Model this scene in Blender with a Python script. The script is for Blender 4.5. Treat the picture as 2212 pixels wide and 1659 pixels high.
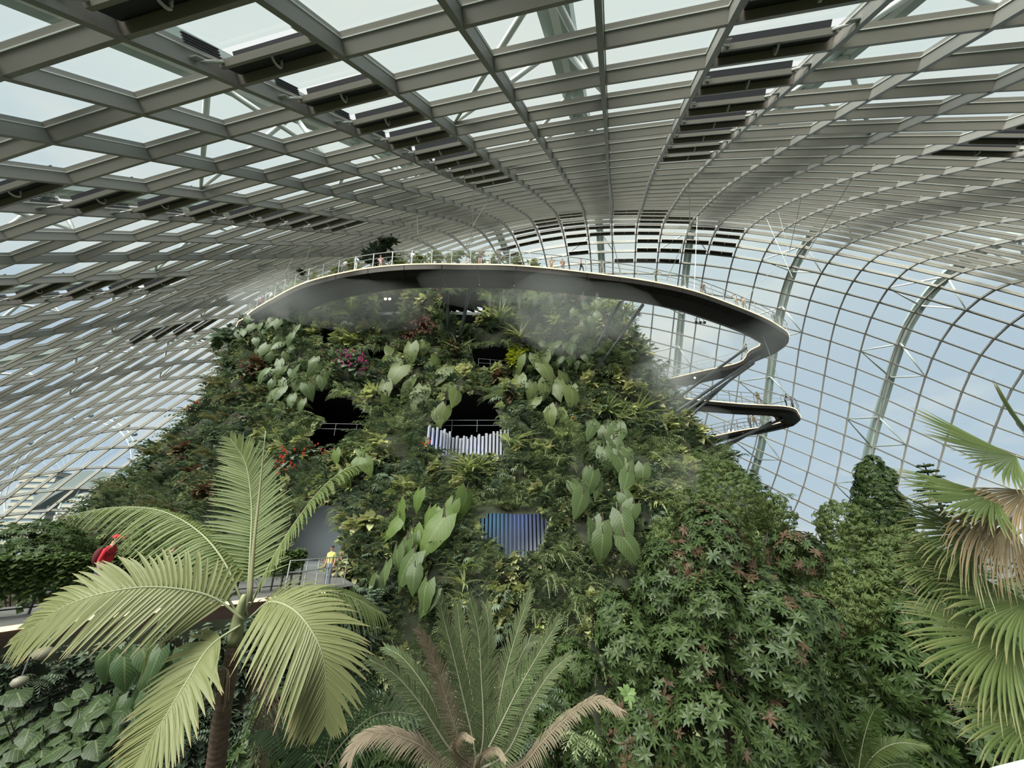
import bpy, bmesh, math, random
import numpy as np
random.seed(7); RNG = np.random.default_rng(7)
for o in list(bpy.data.objects): bpy.data.objects.remove(o)
SC = bpy.context.scene; COL = SC.collection
PI = math.pi
# ------------------------------------------------------------------ camera, sky, sun, exposure
F, CX, CY, TILT = 830.0, 1106.0, 829.5, math.radians(22)
CT, ST = math.cos(TILT), math.sin(TILT)
cam = bpy.data.cameras.new('camera'); cam.sensor_width = 36; cam.lens = F/2212*36; cam.clip_end = 3000; cam.clip_start = .05
camo = bpy.data.objects.new('camera', cam); COL.objects.link(camo); camo.rotation_euler = (PI/2+TILT, 0, 0); SC.camera = camo
SC.view_settings.view_transform = 'Standard'; SC.view_settings.look = 'None'; SC.view_settings.gamma = 1
SC.view_settings.use_curve_mapping = False; SC.view_settings.exposure = 0.0
SC.cycles.max_bounces = 6; SC.cycles.diffuse_bounces = 4; SC.cycles.glossy_bounces = 2; SC.cycles.transmission_bounces = 4
SC.cycles.transparent_max_bounces = 12; SC.cycles.volume_bounces = 1; SC.cycles.caustics_reflective = False; SC.cycles.caustics_refractive = False
SC.cycles.sample_clamp_indirect = 6; SC.cycles.volume_step_rate = 2

def nodes_of(tree):
    nt = tree; nt.nodes.clear()
    def N(t, **kw):
        n = nt.nodes.new(t)
        for k, v in kw.items():
            if k.startswith('i_'): n.inputs[k[2:].replace('_', ' ')].default_value = v
            elif k.startswith('n_'): n.inputs[int(k[2:])].default_value = v
            else: setattr(n, k, v)
        return n
    def L(a, b): nt.links.new(a, b)
    return N, L
def ramp(node, stops):
    el = node.color_ramp.elements
    while len(el) > 1: el.remove(el[-1])
    el[0].position = stops[0][0]; el[0].color = stops[0][1]
    for p, c in stops[1:]:
        e = el.new(p); e.color = c

W = bpy.data.worlds.new('sky'); SC.world = W; W.use_nodes = True
N, L = nodes_of(W.node_tree)
tc = N('ShaderNodeTexCoord'); sx = N('ShaderNodeSeparateXYZ'); L(tc.outputs['Generated'], sx.inputs[0])
gr = N('ShaderNodeValToRGB'); L(sx.outputs['Z'], gr.inputs[0])
ramp(gr, [(0.0, (.66, .73, .83, 1)), (.12, (.60, .71, .85, 1)), (.30, (.60, .70, .83, 1)), (.52, (.70, .79, .86, 1)), (.72, (.86, .91, .90, 1)), (1, (.88, .92, .89, 1))])
mp = N('ShaderNodeMapping'); L(tc.outputs['Generated'], mp.inputs[0]); mp.inputs['Scale'].default_value = (1, 1, 2.2)
nz = N('ShaderNodeTexNoise', i_Scale=2.6, i_Detail=6.0, i_Roughness=.55); L(mp.outputs[0], nz.inputs['Vector'])
cr = N('ShaderNodeValToRGB'); L(nz.outputs[0], cr.inputs[0]); ramp(cr, [(.45, (0, 0, 0, 1)), (.68, (1, 1, 1, 1))])
mx = N('ShaderNodeMix', data_type='RGBA'); L(cr.outputs[0], mx.inputs[0]); L(gr.outputs[0], mx.inputs[6]); mx.inputs[7].default_value = (.95, .94, .90, 1)
bg = N('ShaderNodeBackground', i_Strength=1.0); L(mx.outputs[2], bg.inputs[0]); wo = N('ShaderNodeOutputWorld'); L(bg.outputs[0], wo.inputs[0])

sun = bpy.data.lights.new('sun', 'SUN'); sun.energy = 13.0; sun.angle = math.radians(50); sun.color = (1, .96, .88)
suno = bpy.data.objects.new('sun', sun); COL.objects.link(suno)
suno.rotation_euler = (math.radians(38), math.radians(-28), 0)   # soft sun behind thin cloud, high on the left behind the viewer

# ------------------------------------------------------------------ helpers
def ray(px, py):
    a, b = (px-CX)/F, (CY-py)/F
    return np.array([a, CT-ST*b, ST+CT*b])
def at(px, py, t): return ray(px, py)*t           # the point t metres deep along the view of a pixel of the photograph
def atz(px, py, z):
    r = ray(px, py); return r*(z/r[2])
def proj(P):
    P = np.asarray(P, float); x, y, z = P[..., 0], P[..., 1], P[..., 2]
    t = y*CT+z*ST; t = np.where(np.abs(t) < 1e-6, 1e-6, t); u = -y*ST+z*CT
    return CX+F*x/t, CY-F*u/t, t
def nrm(v): return v/np.maximum(np.linalg.norm(v, axis=-1, keepdims=True), 1e-9)
def mk(name, V, Q, mats, parent=None, mid=None, smooth=False, uv=None, tri=None):
    """one mesh object from arrays (quads Q, triangles tri)"""
    me = mesh(name, V, Q, mats, mid, smooth, uv, tri)
    return put(name, me, parent)
def put(name, me, parent=None):
    o = bpy.data.objects.new(name, me); COL.objects.link(o)
    if parent is not None: o.parent = parent
    return o
def mesh(name, V, Q, mats, mid=None, smooth=False, uv=None, tri=None):
    V = np.asarray(V, np.float32).reshape(-1, 3); Q = np.asarray(Q, np.int32).reshape(-1, 4)
    T = np.asarray(tri, np.int32).reshape(-1, 3) if tri is not None else np.zeros((0, 3), np.int32)
    me = bpy.data.meshes.new(name)
    me.vertices.add(len(V)); me.vertices.foreach_set('co', V.ravel())
    li = np.concatenate([Q.ravel(), T.ravel()]); me.loops.add(len(li)); me.loops.foreach_set('vertex_index', li)
    n = len(Q)+len(T); me.polygons.add(n)
    st = np.concatenate([np.arange(len(Q))*4, len(Q)*4+np.arange(len(T))*3]).astype(np.int32)
    me.polygons.foreach_set('loop_start', st)
    if mid is not None: me.polygons.foreach_set('material_index', np.asarray(mid, np.int32))
    me.polygons.foreach_set('use_smooth', np.full(n, bool(smooth)))
    if uv is not None:
        l = me.uv_layers.new(name='UVMap'); l.data.foreach_set('uv', np.asarray(uv, np.float32)[li].ravel())
    for m in (mats if isinstance(mats, (list, tuple)) else [mats]): me.materials.append(m)
    me.update(calc_edges=True); return me
def empty(name, loc=(0, 0, 0), rz=0):
    o = bpy.data.objects.new(name, None); COL.objects.link(o); o.location = loc; o.rotation_euler = (0, 0, rz); o.empty_display_size = .2
    return o
def tag(o, label=None, cat=None, group=None, kind=None):
    if label: o['label'] = label
    if cat: o['category'] = cat
    if group: o['group'] = group
    if kind: o['kind'] = kind
    return o
def copy_tree(o, parent=None):
    c = o.copy(); COL.objects.link(c)
    if parent is not None: c.parent = parent
    for ch in list(o.children): copy_tree(ch, c)
    return c
class Acc:
    """collects shapes into one mesh"""
    def __init__(s): s.V = []; s.Q = []; s.M = []; s.UV = []; s.n = 0
    def add(s, V, Q, m=0, uv=None):
        V = np.asarray(V, float).reshape(-1, 3); Q = np.asarray(Q, int).reshape(-1, 4)
        s.V.append(V); s.Q.append(Q+s.n); s.M.append(np.full(len(Q), m)); s.n += len(V)
        s.UV.append(np.zeros((len(V), 2)) if uv is None else np.asarray(uv, float)); return s
    def arrays(s): return np.concatenate(s.V), np.concatenate(s.Q)
    def box(s, lo, hi, m=0):
        (a, b, c), (d, e, f) = lo, hi
        return s.add([(a, b, c), (d, b, c), (d, e, c), (a, e, c), (a, b, f), (d, b, f), (d, e, f), (a, e, f)],
                     [(0, 3, 2, 1), (4, 5, 6, 7), (0, 1, 5, 4), (1, 2, 6, 5), (2, 3, 7, 6), (3, 0, 4, 7)], m)
    def obox(s, o, ex, ey, ez, m=0):           # box from an origin and three edge vectors
        o, ex, ey, ez = [np.asarray(q, float) for q in (o, ex, ey, ez)]
        P = [o, o+ex, o+ex+ey, o+ey, o+ez, o+ex+ez, o+ex+ey+ez, o+ey+ez]
        return s.add(P, [(0, 3, 2, 1), (4, 5, 6, 7), (0, 1, 5, 4), (1, 2, 6, 5), (2, 3, 7, 6), (3, 0, 4, 7)], m)
    def tube(s, pts, r, n=6, m=0, cap=True):
        pts = np.asarray(pts, float); k = len(pts); r = np.broadcast_to(np.asarray(r, float), (k,))
        if cap:
            pts = np.concatenate([pts[:1], pts, pts[-1:]]); r = np.concatenate([[1e-4], r, [1e-4]]); k += 2
        T = np.gradient(pts, axis=0)
        if cap: T[0] = T[1] = pts[2]-pts[1]; T[-1] = T[-2] = pts[-2]-pts[-3]
        T = nrm(T); ref = np.array([0, 0, 1.]) if abs(T[:, 2]).mean() < .8 else np.array([1., 0, 0])
        B = nrm(np.cross(T, ref)); Nn = np.cross(B, T)
        a = np.linspace(0, 2*PI, n, endpoint=False)
        V = pts[:, None]+r[:, None, None]*(np.cos(a)[None, :, None]*B[:, None]+np.sin(a)[None, :, None]*Nn[:, None])
        i = np.arange(k-1)[:, None]*n; j = np.arange(n)[None]; j2 = (j+1) % n
        Q = np.stack([i+j, i+j2, i+n+j2, i+n+j], -1).reshape(-1, 4)
        return s.add(V.reshape(-1, 3), Q, m)
    def sweep(s, pts, prof, B, Nn, m=0, closed=True):
        """profile (b, n) swept along pts with per-point frames"""
        pts = np.asarray(pts, float); prof = np.asarray(prof, float); k, n = len(pts), len(prof)
        V = pts[:, None]+prof[None, :, 0, None]*B[:, None]+prof[None, :, 1, None]*Nn[:, None]
        i = np.arange(k-1)[:, None]*n; j = np.arange(n if closed else n-1)[None]; j2 = (j+1) % n
        Q = np.stack([i+j, i+j2, i+n+j2, i+n+j], -1).reshape(-1, 4)
        return s.add(V.reshape(-1, 3), Q, m)
    def ball(s, c, r, n=8, m=0):
        a = np.linspace(-PI/2, PI/2, n//2+1); b = np.linspace(0, 2*PI, n, endpoint=False)
        V = np.stack([np.outer(np.cos(a), np.cos(b)), np.outer(np.cos(a), np.sin(b)), np.outer(np.sin(a), np.ones(n))], -1).reshape(-1, 3)*np.asarray(r)+np.asarray(c)
        i = np.arange(n//2)[:, None]*n; j = np.arange(n)[None]; j2 = (j+1) % n
        return s.add(V, np.stack([i+j, i+j2, i+n+j2, i+n+j], -1).reshape(-1, 4), m)
    def build(s, name, mats, parent=None, smooth=False, uv=False):
        V, Q = s.arrays(); M = np.concatenate(s.M)
        return mk(name, V, Q, mats, parent, M if M.any() else None, smooth, np.concatenate(s.UV) if uv else None)
    def mesh(s, name, mats, smooth=False, uv=False):
        V, Q = s.arrays(); M = np.concatenate(s.M)
        return mesh(name, V, Q, mats, M if M.any() else None, smooth, np.concatenate(s.UV) if uv else None)
def inst(V, Q, M):
    """V,Q repeated by 4x4 matrices M -> joined arrays"""
    V = np.asarray(V, float); Q = np.asarray(Q, int); M = np.asarray(M, float)
    W_ = np.einsum('kij,vj->kvi', M[:, :3, :3], V)+M[:, None, :3, 3]
    return W_.reshape(-1, 3), (Q[None]+(np.arange(len(M))*len(V))[:, None, None]).reshape(-1, 4)
def frames(P, X, Z, S):
    """4x4 matrices from origins, approximate x axes, z axes and scales"""
    P = np.asarray(P, float); Z = nrm(np.asarray(Z, float)); X = np.asarray(X, float)
    Y = nrm(np.cross(Z, X)); X = np.cross(Y, Z); S = np.broadcast_to(np.asarray(S, float), (len(P),))
    M = np.zeros((len(P), 4, 4)); M[:, :3, 0] = X*S[:, None]; M[:, :3, 1] = Y*S[:, None]; M[:, :3, 2] = Z*S[:, None]; M[:, :3, 3] = P; M[:, 3, 3] = 1
    return M
def smooth_path(P, n):
    """Catmull-Rom through P, n points evenly spaced"""
    P = np.asarray(P, float); k = len(P); E = np.concatenate([[2*P[0]-P[1]], P, [2*P[-1]-P[-2]]])
    out = []
    for i in range(k-1):
        a, b, c, d = E[i:i+4]
        for t in np.linspace(0, 1, 24, endpoint=False):
            out.append(.5*(2*b+(c-a)*t+(2*a-5*b+4*c-d)*t*t+(3*b-a-3*c+d)*t**3))
    out.append(P[-1]); out = np.array(out)
    s = np.concatenate([[0], np.cumsum(np.linalg.norm(np.diff(out, axis=0), axis=1))])
    u = np.linspace(0, s[-1], n)
    return np.stack([np.interp(u, s, out[:, j]) for j in range(3)], 1)
from mathutils import Matrix
def mat4(M): return Matrix([list(map(float, r)) for r in M])

# ------------------------------------------------------------------ materials
def mat(name): 
    m = bpy.data.materials.new(name); m.use_nodes = True; return m
def plain(name, col, rough=.5, metal=0, spec=.5, noise=0, scale=8, bump=0):
    m = mat(name); N, L = nodes_of(m.node_tree)
    p = N('ShaderNodeBsdfPrincipled', i_Roughness=rough, i_Metallic=metal); p.inputs['Base Color'].default_value = (*col, 1)
    p.inputs['Specular IOR Level'].default_value = spec
    if noise or bump:
        t = N('ShaderNodeTexCoord'); z = N('ShaderNodeTexNoise', i_Scale=scale, i_Detail=5.0); L(t.outputs['Object'], z.inputs['Vector'])
        if noise:
            r = N('ShaderNodeValToRGB'); L(z.outputs[0], r.inputs[0])
            ramp(r, [(.3, (*[c*(1-noise) for c in col], 1)), (.7, (*[min(1, c*(1+noise)) for c in col], 1))]); L(r.outputs[0], p.inputs['Base Color'])
        if bump:
            b = N('ShaderNodeBump', i_Strength=bump, i_Distance=.02); L(z.outputs[0], b.inputs['Height']); L(b.outputs[0], p.inputs['Normal'])
    o = N('ShaderNodeOutputMaterial'); L(p.outputs[0], o.inputs[0]); return m
def glow(name, col, st):
    m = mat(name); N, L = nodes_of(m.node_tree); e = N('ShaderNodeEmission', i_Strength=st); e.inputs[0].default_value = (*col, 1)
    o = N('ShaderNodeOutputMaterial'); L(e.outputs[0], o.inputs[0]); return m
def leafmat(name, cols, rough=.5, trans=.3, veins=0, spec=.35, tip=None):
    """leaf colours vary from leaf to leaf (island) and plant to plant (object)"""
    m = mat(name); N, L = nodes_of(m.node_tree)
    g = N('ShaderNodeNewGeometry'); oi = N('ShaderNodeObjectInfo'); r = N('ShaderNodeValToRGB')
    ad = N('ShaderNodeMath', operation='MULTIPLY_ADD', n_1=.7); L(g.outputs['Random Per Island'], ad.inputs[0])
    m2 = N('ShaderNodeMath', operation='MULTIPLY', n_1=.3); L(oi.outputs['Random'], m2.inputs[0]); L(m2.outputs[0], ad.inputs[2])
    L(ad.outputs[0], r.inputs[0]); ramp(r, [(i/(len(cols)-1), (*c, 1)) for i, c in enumerate(cols)])
    col = r.outputs[0]
    if veins:
        uv = N('ShaderNodeUVMap'); s = N('ShaderNodeSeparateXYZ'); L(uv.outputs[0], s.inputs[0])
        ab = N('ShaderNodeMath', operation='ABSOLUTE'); L(s.outputs[0], ab.inputs[0])
        k = N('ShaderNodeMath', operation='MULTIPLY_ADD', n_1=-.35); L(ab.outputs[0], k.inputs[0]); L(s.outputs[1], k.inputs[2])
        k2 = N('ShaderNodeMath', operation='MULTIPLY', n_1=veins*2*PI); L(k.outputs[0], k2.inputs[0])
        sn = N('ShaderNodeMath', operation='SINE'); L(k2.outputs[0], sn.inputs[0])
        th = N('ShaderNodeMapRange', n_1=.80, n_2=1.0, n_3=0.0, n_4=.38); L(sn.outputs[0], th.inputs[0])
        mr = N('ShaderNodeMapRange', n_1=.03, n_2=.09, n_3=.45, n_4=0.0); L(ab.outputs[0], mr.inputs[0])
        mxx = N('ShaderNodeMath', operation='MAXIMUM'); L(th.outputs[0], mxx.inputs[0]); L(mr.outputs[0], mxx.inputs[1])
        mm = N('ShaderNodeMix', data_type='RGBA'); L(mxx.outputs[0], mm.inputs[0]); L(col, mm.inputs[6]); mm.inputs[7].default_value = (.25, .30, .13, 1); col = mm.outputs[2]
    if tip:
        uv = N('ShaderNodeUVMap'); s = N('ShaderNodeSeparateXYZ'); L(uv.outputs[0], s.inputs[0])
        mr = N('ShaderNodeMapRange', n_1=tip[1], n_2=1.0, n_3=0.0, n_4=1.0); L(s.outputs[1], mr.inputs[0])
        mm = N('ShaderNodeMix', data_type='RGBA'); L(mr.outputs[0], mm.inputs[0]); L(col, mm.inputs[6]); mm.inputs[7].default_value = (*tip[0], 1); col = mm.outputs[2]
    p = N('ShaderNodeBsdfPrincipled', i_Roughness=rough); p.inputs['Specular IOR Level'].default_value = spec; L(col, p.inputs['Base Color'])
    out = N('ShaderNodeOutputMaterial')
    if trans:
        t = N('ShaderNodeBsdfTranslucent'); hs = N('ShaderNodeHueSaturation', i_Value=1.3, i_Saturation=1.1); L(col, hs.inputs['Color']); L(hs.outputs[0], t.inputs[0])
        x = N('ShaderNodeMixShader'); x.inputs[0].default_value = trans; L(p.outputs[0], x.inputs[1]); L(t.outputs[0], x.inputs[2]); L(x.outputs[0], out.inputs[0])
    else: L(p.outputs[0], out.inputs[0])
    return m
def glassmat(name, tint, refl=.06):
    m = mat(name); N, L = nodes_of(m.node_tree)
    t = N('ShaderNodeBsdfTransparent'); t.inputs[0].default_value = (*tint, 1); g = N('ShaderNodeBsdfGlossy', i_Roughness=.05)
    x = N('ShaderNodeMixShader'); x.inputs[0].default_value = refl; L(t.outputs[0], x.inputs[1]); L(g.outputs[0], x.inputs[2])
    o = N('ShaderNodeOutputMaterial'); L(x.outputs[0], o.inputs[0]); return m
def mistmat(name, dens, scale=.35, lo=.42, hi=.7):
    m = mat(name); N, L = nodes_of(m.node_tree)
    v = N('ShaderNodeVolumeScatter', i_Density=dens, i_Anisotropy=.2); v.inputs[0].default_value = (.97, .98, .98, 1)
    o = N('ShaderNodeOutputMaterial'); L(v.outputs[0], o.inputs['Volume']); return m

M_STEEL = plain('painted_steel', (.265, .245, .215), .42, spec=.4, noise=.06, scale=.6)
M_STEEL2 = plain('pale_painted_steel', (.27, .262, .245), .42, spec=.4, noise=.05, scale=.6)
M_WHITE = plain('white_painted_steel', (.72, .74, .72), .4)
M_ARCH = plain('pale_green_steel', (.38, .44, .42), .45)
M_DARK = plain('dark_rubber', (.012, .014, .018), .6)
M_HOSE = plain('grey_hose', (.5, .5, .48), .4)
M_GLASS = glassmat('pane_glass', (.80, .87, .85), .05)
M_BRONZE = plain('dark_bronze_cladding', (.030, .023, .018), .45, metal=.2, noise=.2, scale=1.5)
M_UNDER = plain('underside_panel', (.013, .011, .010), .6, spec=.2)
M_STRUT = plain('dark_steel_strut', (.05, .056, .055), .45)
M_RAIL = plain('rail_steel', (.42, .43, .41), .4)
M_LED = glow('warm_light_strip', (1, .80, .50), 1.7)
M_SPOT = glow('spot_lens', (1, .88, .6), 8)
M_SOIL = plain('dark_soil_wall', (.030, .034, .018), .95, noise=.5, scale=1.2, bump=.5)
M_FLOOR = plain('planting_soil', (.02, .024, .012), .95, noise=.4, scale=.6)
M_GROUND = plain('city_ground', (.07, .085, .09), .9, noise=.2, scale=.02)
M_CONC = plain('grey_concrete', (.15, .158, .158), .8, noise=.1)
M_DECK = plain('grey_deck', (.135, .13, .125), .7, noise=.15, scale=3)
M_BARK = plain('bark', (.10, .075, .055), .9, noise=.4, scale=9, bump=.6)
CTRL_TXT = """
-7786,-664,-1529 -7701,24,-1444 -7603,710,-1366 -7475,1384,-1295 -7315,2031,-1229 -7130,2642,-1166 -6939,3214,-1113 -6760,3756,-1080 -6598,4286,-1073 -6432,4852,-1054 -6257,5494,-999 -6117,6165,-951 -6015,6842,-917 -5933,7521,-894 -5856,8199,-876 -5776,8877,-863
-6952,-772,-1284 -6883,-97,-1175 -6804,578,-1074 -6692,1243,-979 -6544,1886,-884 -6373,2499,-779 -6206,3081,-661 -6065,3639,-548 -5966,4157,-483 -5823,4716,-435 -5627,5395,-379 -5477,6082,-350 -5370,6764,-336 -5280,7443,-329 -5191,8120,-328 -5098,8797,-330
-6116,-865,-1054 -6063,-208,-915 -6002,453,-785 -5904,1106,-666 -5766,1742,-548 -5608,2357,-407 -5461,2952,-223 -5362,3536,-20 -5312,4062,193 -5147,4657,341 -4997,5320,252 -4842,6006,244 -4726,6689,244 -4624,7367,234 -4520,8042,216 -4408,8717,193
-5288,-924,-855 -5248,-284,-676 -5206,366,-509 -5120,1014,-361 -4983,1650,-220 -4834,2262,-51 -4711,2849,201 -4703,3373,434 -4701,3901,820 -4396,4669,1118 -4294,5326,891 -4189,5965,851 -4076,6630,830 -3959,7299,794 -3832,7966,746 -3697,8631,690
-4481,-933,-700 -4448,-309,-474 -4421,329,-260 -4344,972,-66 -4212,1605,106 -4102,2173,289 -3982,2729,672 -3865,3315,1117 -3754,3963,1520 -3749,4576,1740 -3642,5279,1600 -3542,5918,1494 -3417,6570,1417 -3276,7225,1336 -3120,7878,1243 -2961,8526,1140
-3713,-898,-598 -3675,-288,-324 -3650,333,-56 -3588,953,199 -3487,1544,448 -3277,2189,823 -3182,2711,1235 -3107,3281,1748 -3040,3918,2059 -3076,4523,2215 -2997,5188,2181 -2873,5837,2082 -2726,6483,1964 -2561,7124,1829 -2379,7759,1676 -2201,8387,1511
-2998,-844,-544 -2939,-244,-226 -2900,354,88 -2846,934,398 -2700,1553,763 -2584,2065,1193 -2489,2571,1734 -2452,3129,2130 -2400,3740,2446 -2357,4390,2634 -2266,5060,2660 -2137,5716,2572 -1982,6357,2420 -1803,6983,2226 -1610,7595,2003 -1430,8198,1764
-2337,-816,-524 -2247,-224,-165 -2159,353,204 -2058,871,591 -1874,1388,1067 -1789,1929,1526 -1727,2468,2010 -1717,2988,2432 -1668,3573,2785 -1590,4221,2999 -1479,4894,3039 -1341,5553,2934 -1183,6186,2735 -1007,6792,2476 -828,7376,2177 -669,7952,1864
-1712,-859,-516 -1596,-298,-129 -1421,246,320 -1312,725,778 -1224,1297,1295 -1114,1825,1732 -998,2344,2206 -944,2849,2648 -883,3400,3042 -781,4027,3290 -645,4701,3310 -501,5353,3144 -352,5966,2871 -202,6544,2537 -64,7099,2167 50,7646,1789
-1083,-973,-485 -985,-463,-107 -842,46,341 -715,680,974 -557,1227,1451 -393,1715,1879 -280,2187,2305 -147,2701,2742 -64,3213,3181 70,3802,3482 230,4481,3449 354,5125,3174 466,5700,2806 567,6240,2396 645,6764,1969 701,7285,1545
-417,-1108,-414 -313,-563,16 -235,4,465 -22,498,925 136,1037,1409 290,1540,1862 460,2044,2288 625,2550,2713 755,3041,3155 928,3608,3482 1112,4284,3386 1185,4888,3006 1231,5395,2554 1266,5888,2079 1278,6384,1615 1279,6882,1161
259,-1282,-395 379,-727,13 472,-170,403 563,329,775 788,873,1307 954,1354,1718 1143,1874,2185 1349,2382,2581 1548,2877,2981 1716,3450,3317 1869,4042,3239 1931,4623,2709 1926,5058,2164 1896,5503,1637 1849,5977,1150 1802,6458,679
948,-1493,-453 1095,-948,-71 1241,-410,305 1334,165,667 1489,717,1117 1635,1188,1528 1865,1695,1969 2075,2209,2388 2283,2709,2752 2481,3258,3106 2574,3770,2952 2619,4406,2291 2579,4726,1676 2502,5116,1109 2401,5573,620 2312,6038,144
1663,-1713,-580 1831,-1157,-237 2008,-591,92 2168,-8,405 2342,494,785 2420,1036,1240 2602,1525,1652 2814,2026,2070 3041,2536,2412 3303,3123,2755 3297,3586,2523 3396,4161,1914 3288,4388,1163 3152,4758,521 2984,5202,65 2856,5643,-404
2416,-1932,-754 2598,-1369,-437 2787,-801,-127 2960,-235,189 3118,296,544 3255,820,917 3427,1342,1266 3618,1822,1661 3765,2432,1943 4025,2869,2332 3973,3411,2072 4086,3977,1446 3913,4208,803 3790,4508,78 3612,4888,-430 3460,5284,-925
3202,-2143,-948 3395,-1577,-641 3590,-1009,-334 3767,-447,-16 3922,99,319 4065,629,655 4221,1153,973 4402,1663,1263 4622,2195,1455 4834,2647,1733 4693,3255,1520 4669,3779,789 4544,4043,324 4440,4294,-294 4282,4612,-859 4120,4959,-1398
4011,-2345,-1147 4210,-1775,-841 4406,-1204,-531 4584,-638,-216 4740,-83,102 4883,457,411 5028,985,693 5185,1507,930 5350,2030,1093 5458,2546,1171 5428,3029,898 5393,3404,342 5270,3737,-143 5140,4030,-700 4981,4336,-1271 4813,4656,-1834
4826,-2544,-1346 5026,-1970,-1039 5220,-1395,-729 5397,-825,-420 5555,-264,-118 5697,285,164 5832,823,410 5960,1353,594 6071,1871,684 6134,2361,623 6138,2776,345 6094,3115,-97 5987,3441,-588 5848,3750,-1123 5687,4056,-1685 5517,4363,-2255
"""
# ------------------------------------------------------------------ the glass dome (ceiling)
U0, V0, DU, DV, SCALE = -28, -8, 3.0, 4.0, 1.45
CTRL = np.array([[[int(c) for c in p.split(',')] for p in row.split()] for row in CTRL_TXT.strip().split('\n')], float)/100*SCALE
NU, NV = CTRL.shape[:2]
def bsw(t):
    i = np.floor(t).astype(int); s = t-i
    w = np.stack([(1-s)**3, 3*s**3-6*s**2+4, -3*s**3+3*s**2+3*s+1, s**3], -1)/6
    d = np.stack([-3*(1-s)**2, 9*s**2-12*s, -9*s**2+6*s+3, 3*s**2], -1)/6
    return i, w, d
def dome(u, v):
    """points and outward normals of the inner shell at grid coordinates (rib u, purlin v)"""
    u, v = np.broadcast_arrays(np.asarray(u, float), np.asarray(v, float)); sh = u.shape; u = u.ravel(); v = v.ravel()
    iu, wu, du_ = bsw((u-U0)/DU); iv, wv, dv_ = bsw((v-V0)/DV)
    P = np.zeros((len(u), 3)); A = P.copy(); B = P.copy()
    for a in range(4):
        for b in range(4):
            c = CTRL[np.clip(iu+a, 0, NU-1), np.clip(iv+b, 0, NV-1)]
            P += (wu[:, a]*wv[:, b])[:, None]*c; A += (du_[:, a]*wv[:, b])[:, None]*c; B += (wu[:, a]*dv_[:, b])[:, None]*c
    Nn = nrm(np.cross(A, B)); return P.reshape(*sh, 3), Nn.reshape(*sh, 3), nrm(A).reshape(*sh, 3), nrm(B).reshape(*sh, 3)
UU = np.arange(-27, 16); VV = np.arange(-7, 44)
GP, GN, GA, GB = dome(UU[:, None], VV[None])
FLOORZ = -14.0
OKN = GP[..., 2] > FLOORZ-1.5
ceiling = empty('ceiling', (0, 0, 0)); tag(ceiling, 'curved steel and glass dome roof over the whole garden', kind='structure')
W1, H1, W2, H2 = .08, .35, .045, .54
PROF = [(-W1, 0), (W1, 0), (W1, H1), (W1+.028, H1+.004), (W1+.028, H1+.03), (W2, H1+.035), (W2, H2), (-W2, H2), (-W2, H1+.035), (-W1-.028, H1+.03), (-W1-.028, H1+.004), (-W1, H1)]   # box; added bead under the glazing stem, its white standing for a ledge highlight
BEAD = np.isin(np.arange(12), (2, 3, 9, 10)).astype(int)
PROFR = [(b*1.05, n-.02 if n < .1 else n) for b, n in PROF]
def runs(ok):
    out = []; s = None
    for i, k in enumerate(list(ok)+[False]):
        if k and s is None: s = i
        if not k and s is not None:
            if i-s > 1: out.append((s, i))
            s = None
    return out
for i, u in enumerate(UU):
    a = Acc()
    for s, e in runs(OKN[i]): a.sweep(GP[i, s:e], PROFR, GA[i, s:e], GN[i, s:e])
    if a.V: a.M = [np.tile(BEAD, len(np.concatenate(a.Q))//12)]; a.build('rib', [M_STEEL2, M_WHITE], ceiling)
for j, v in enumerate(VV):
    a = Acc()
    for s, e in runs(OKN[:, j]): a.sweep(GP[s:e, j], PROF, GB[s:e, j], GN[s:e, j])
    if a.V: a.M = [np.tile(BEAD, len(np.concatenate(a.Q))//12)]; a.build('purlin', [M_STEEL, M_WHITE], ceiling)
VENTS = set()
for u, v0, v1 in [(-3, -2, 7), (-7, 0, 8), (-11, 3, 7), (-15, 12, 15), (1, -2, 7), (5, 4, 7), (0, 19, 20), (0, 23, 24), (1, 19, 27), (2, 21, 22), (2, 25, 26), (2, 27, 27),
                  (-1, 23, 24), (-2, 19, 20), (-2, 22, 26), (-3, 20, 24), (-4, 22, 24), (-5, 24, 25), (3, 23, 23), (3, 25, 26), (4, 23, 25), (4, 26, 26), (0, 27, 27)]:
    for v in range(v0, v1+1): VENTS.add((u, v))
idx = lambda u, v: (u-UU[0], v-VV[0])
HG = .47
cells = []
for i in range(len(UU)-1):
    for j in range(len(VV)-1):
        if not (OKN[i, j] and OKN[i+1, j] and OKN[i, j+1] and OKN[i+1, j+1]): continue
        q = [GP[a, b]+GN[a, b]*HG for a, b in ((i, j), (i+1, j), (i+1, j+1), (i, j+1))]
        x, y, t = proj(np.array(q))
        ar = 0
        if (t > .5).all() and x.max() > 0 and x.min() < 2212 and y.max() > 0 and y.min() < 1500:
            ar = .5*abs((x[2]-x[0])*(y[3]-y[1])-(x[3]-x[1])*(y[2]-y[0]))
        cells.append((ar, UU[i], VV[j+1], q))
cells.sort(key=lambda c: -c[0])
rest = Acc(); big = 0
for ar, u, v, q in cells:
    q = np.array(q)
    if (u, v) in VENTS:                      # an open sash: the pane stops short of the vent and is tilted out
        q[2] = q[1]+(q[2]-q[1])*.72; q[3] = q[0]+(q[3]-q[0])*.72
    if ar > 0 and big < 300:
        mk('glass_pane', q, [(0, 1, 2, 3)], M_GLASS, ceiling); big += 1
    else: rest.add(q, [(0, 1, 2, 3)])
tag(rest.build('glass_panes', M_GLASS, ceiling), kind='stuff')
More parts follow.
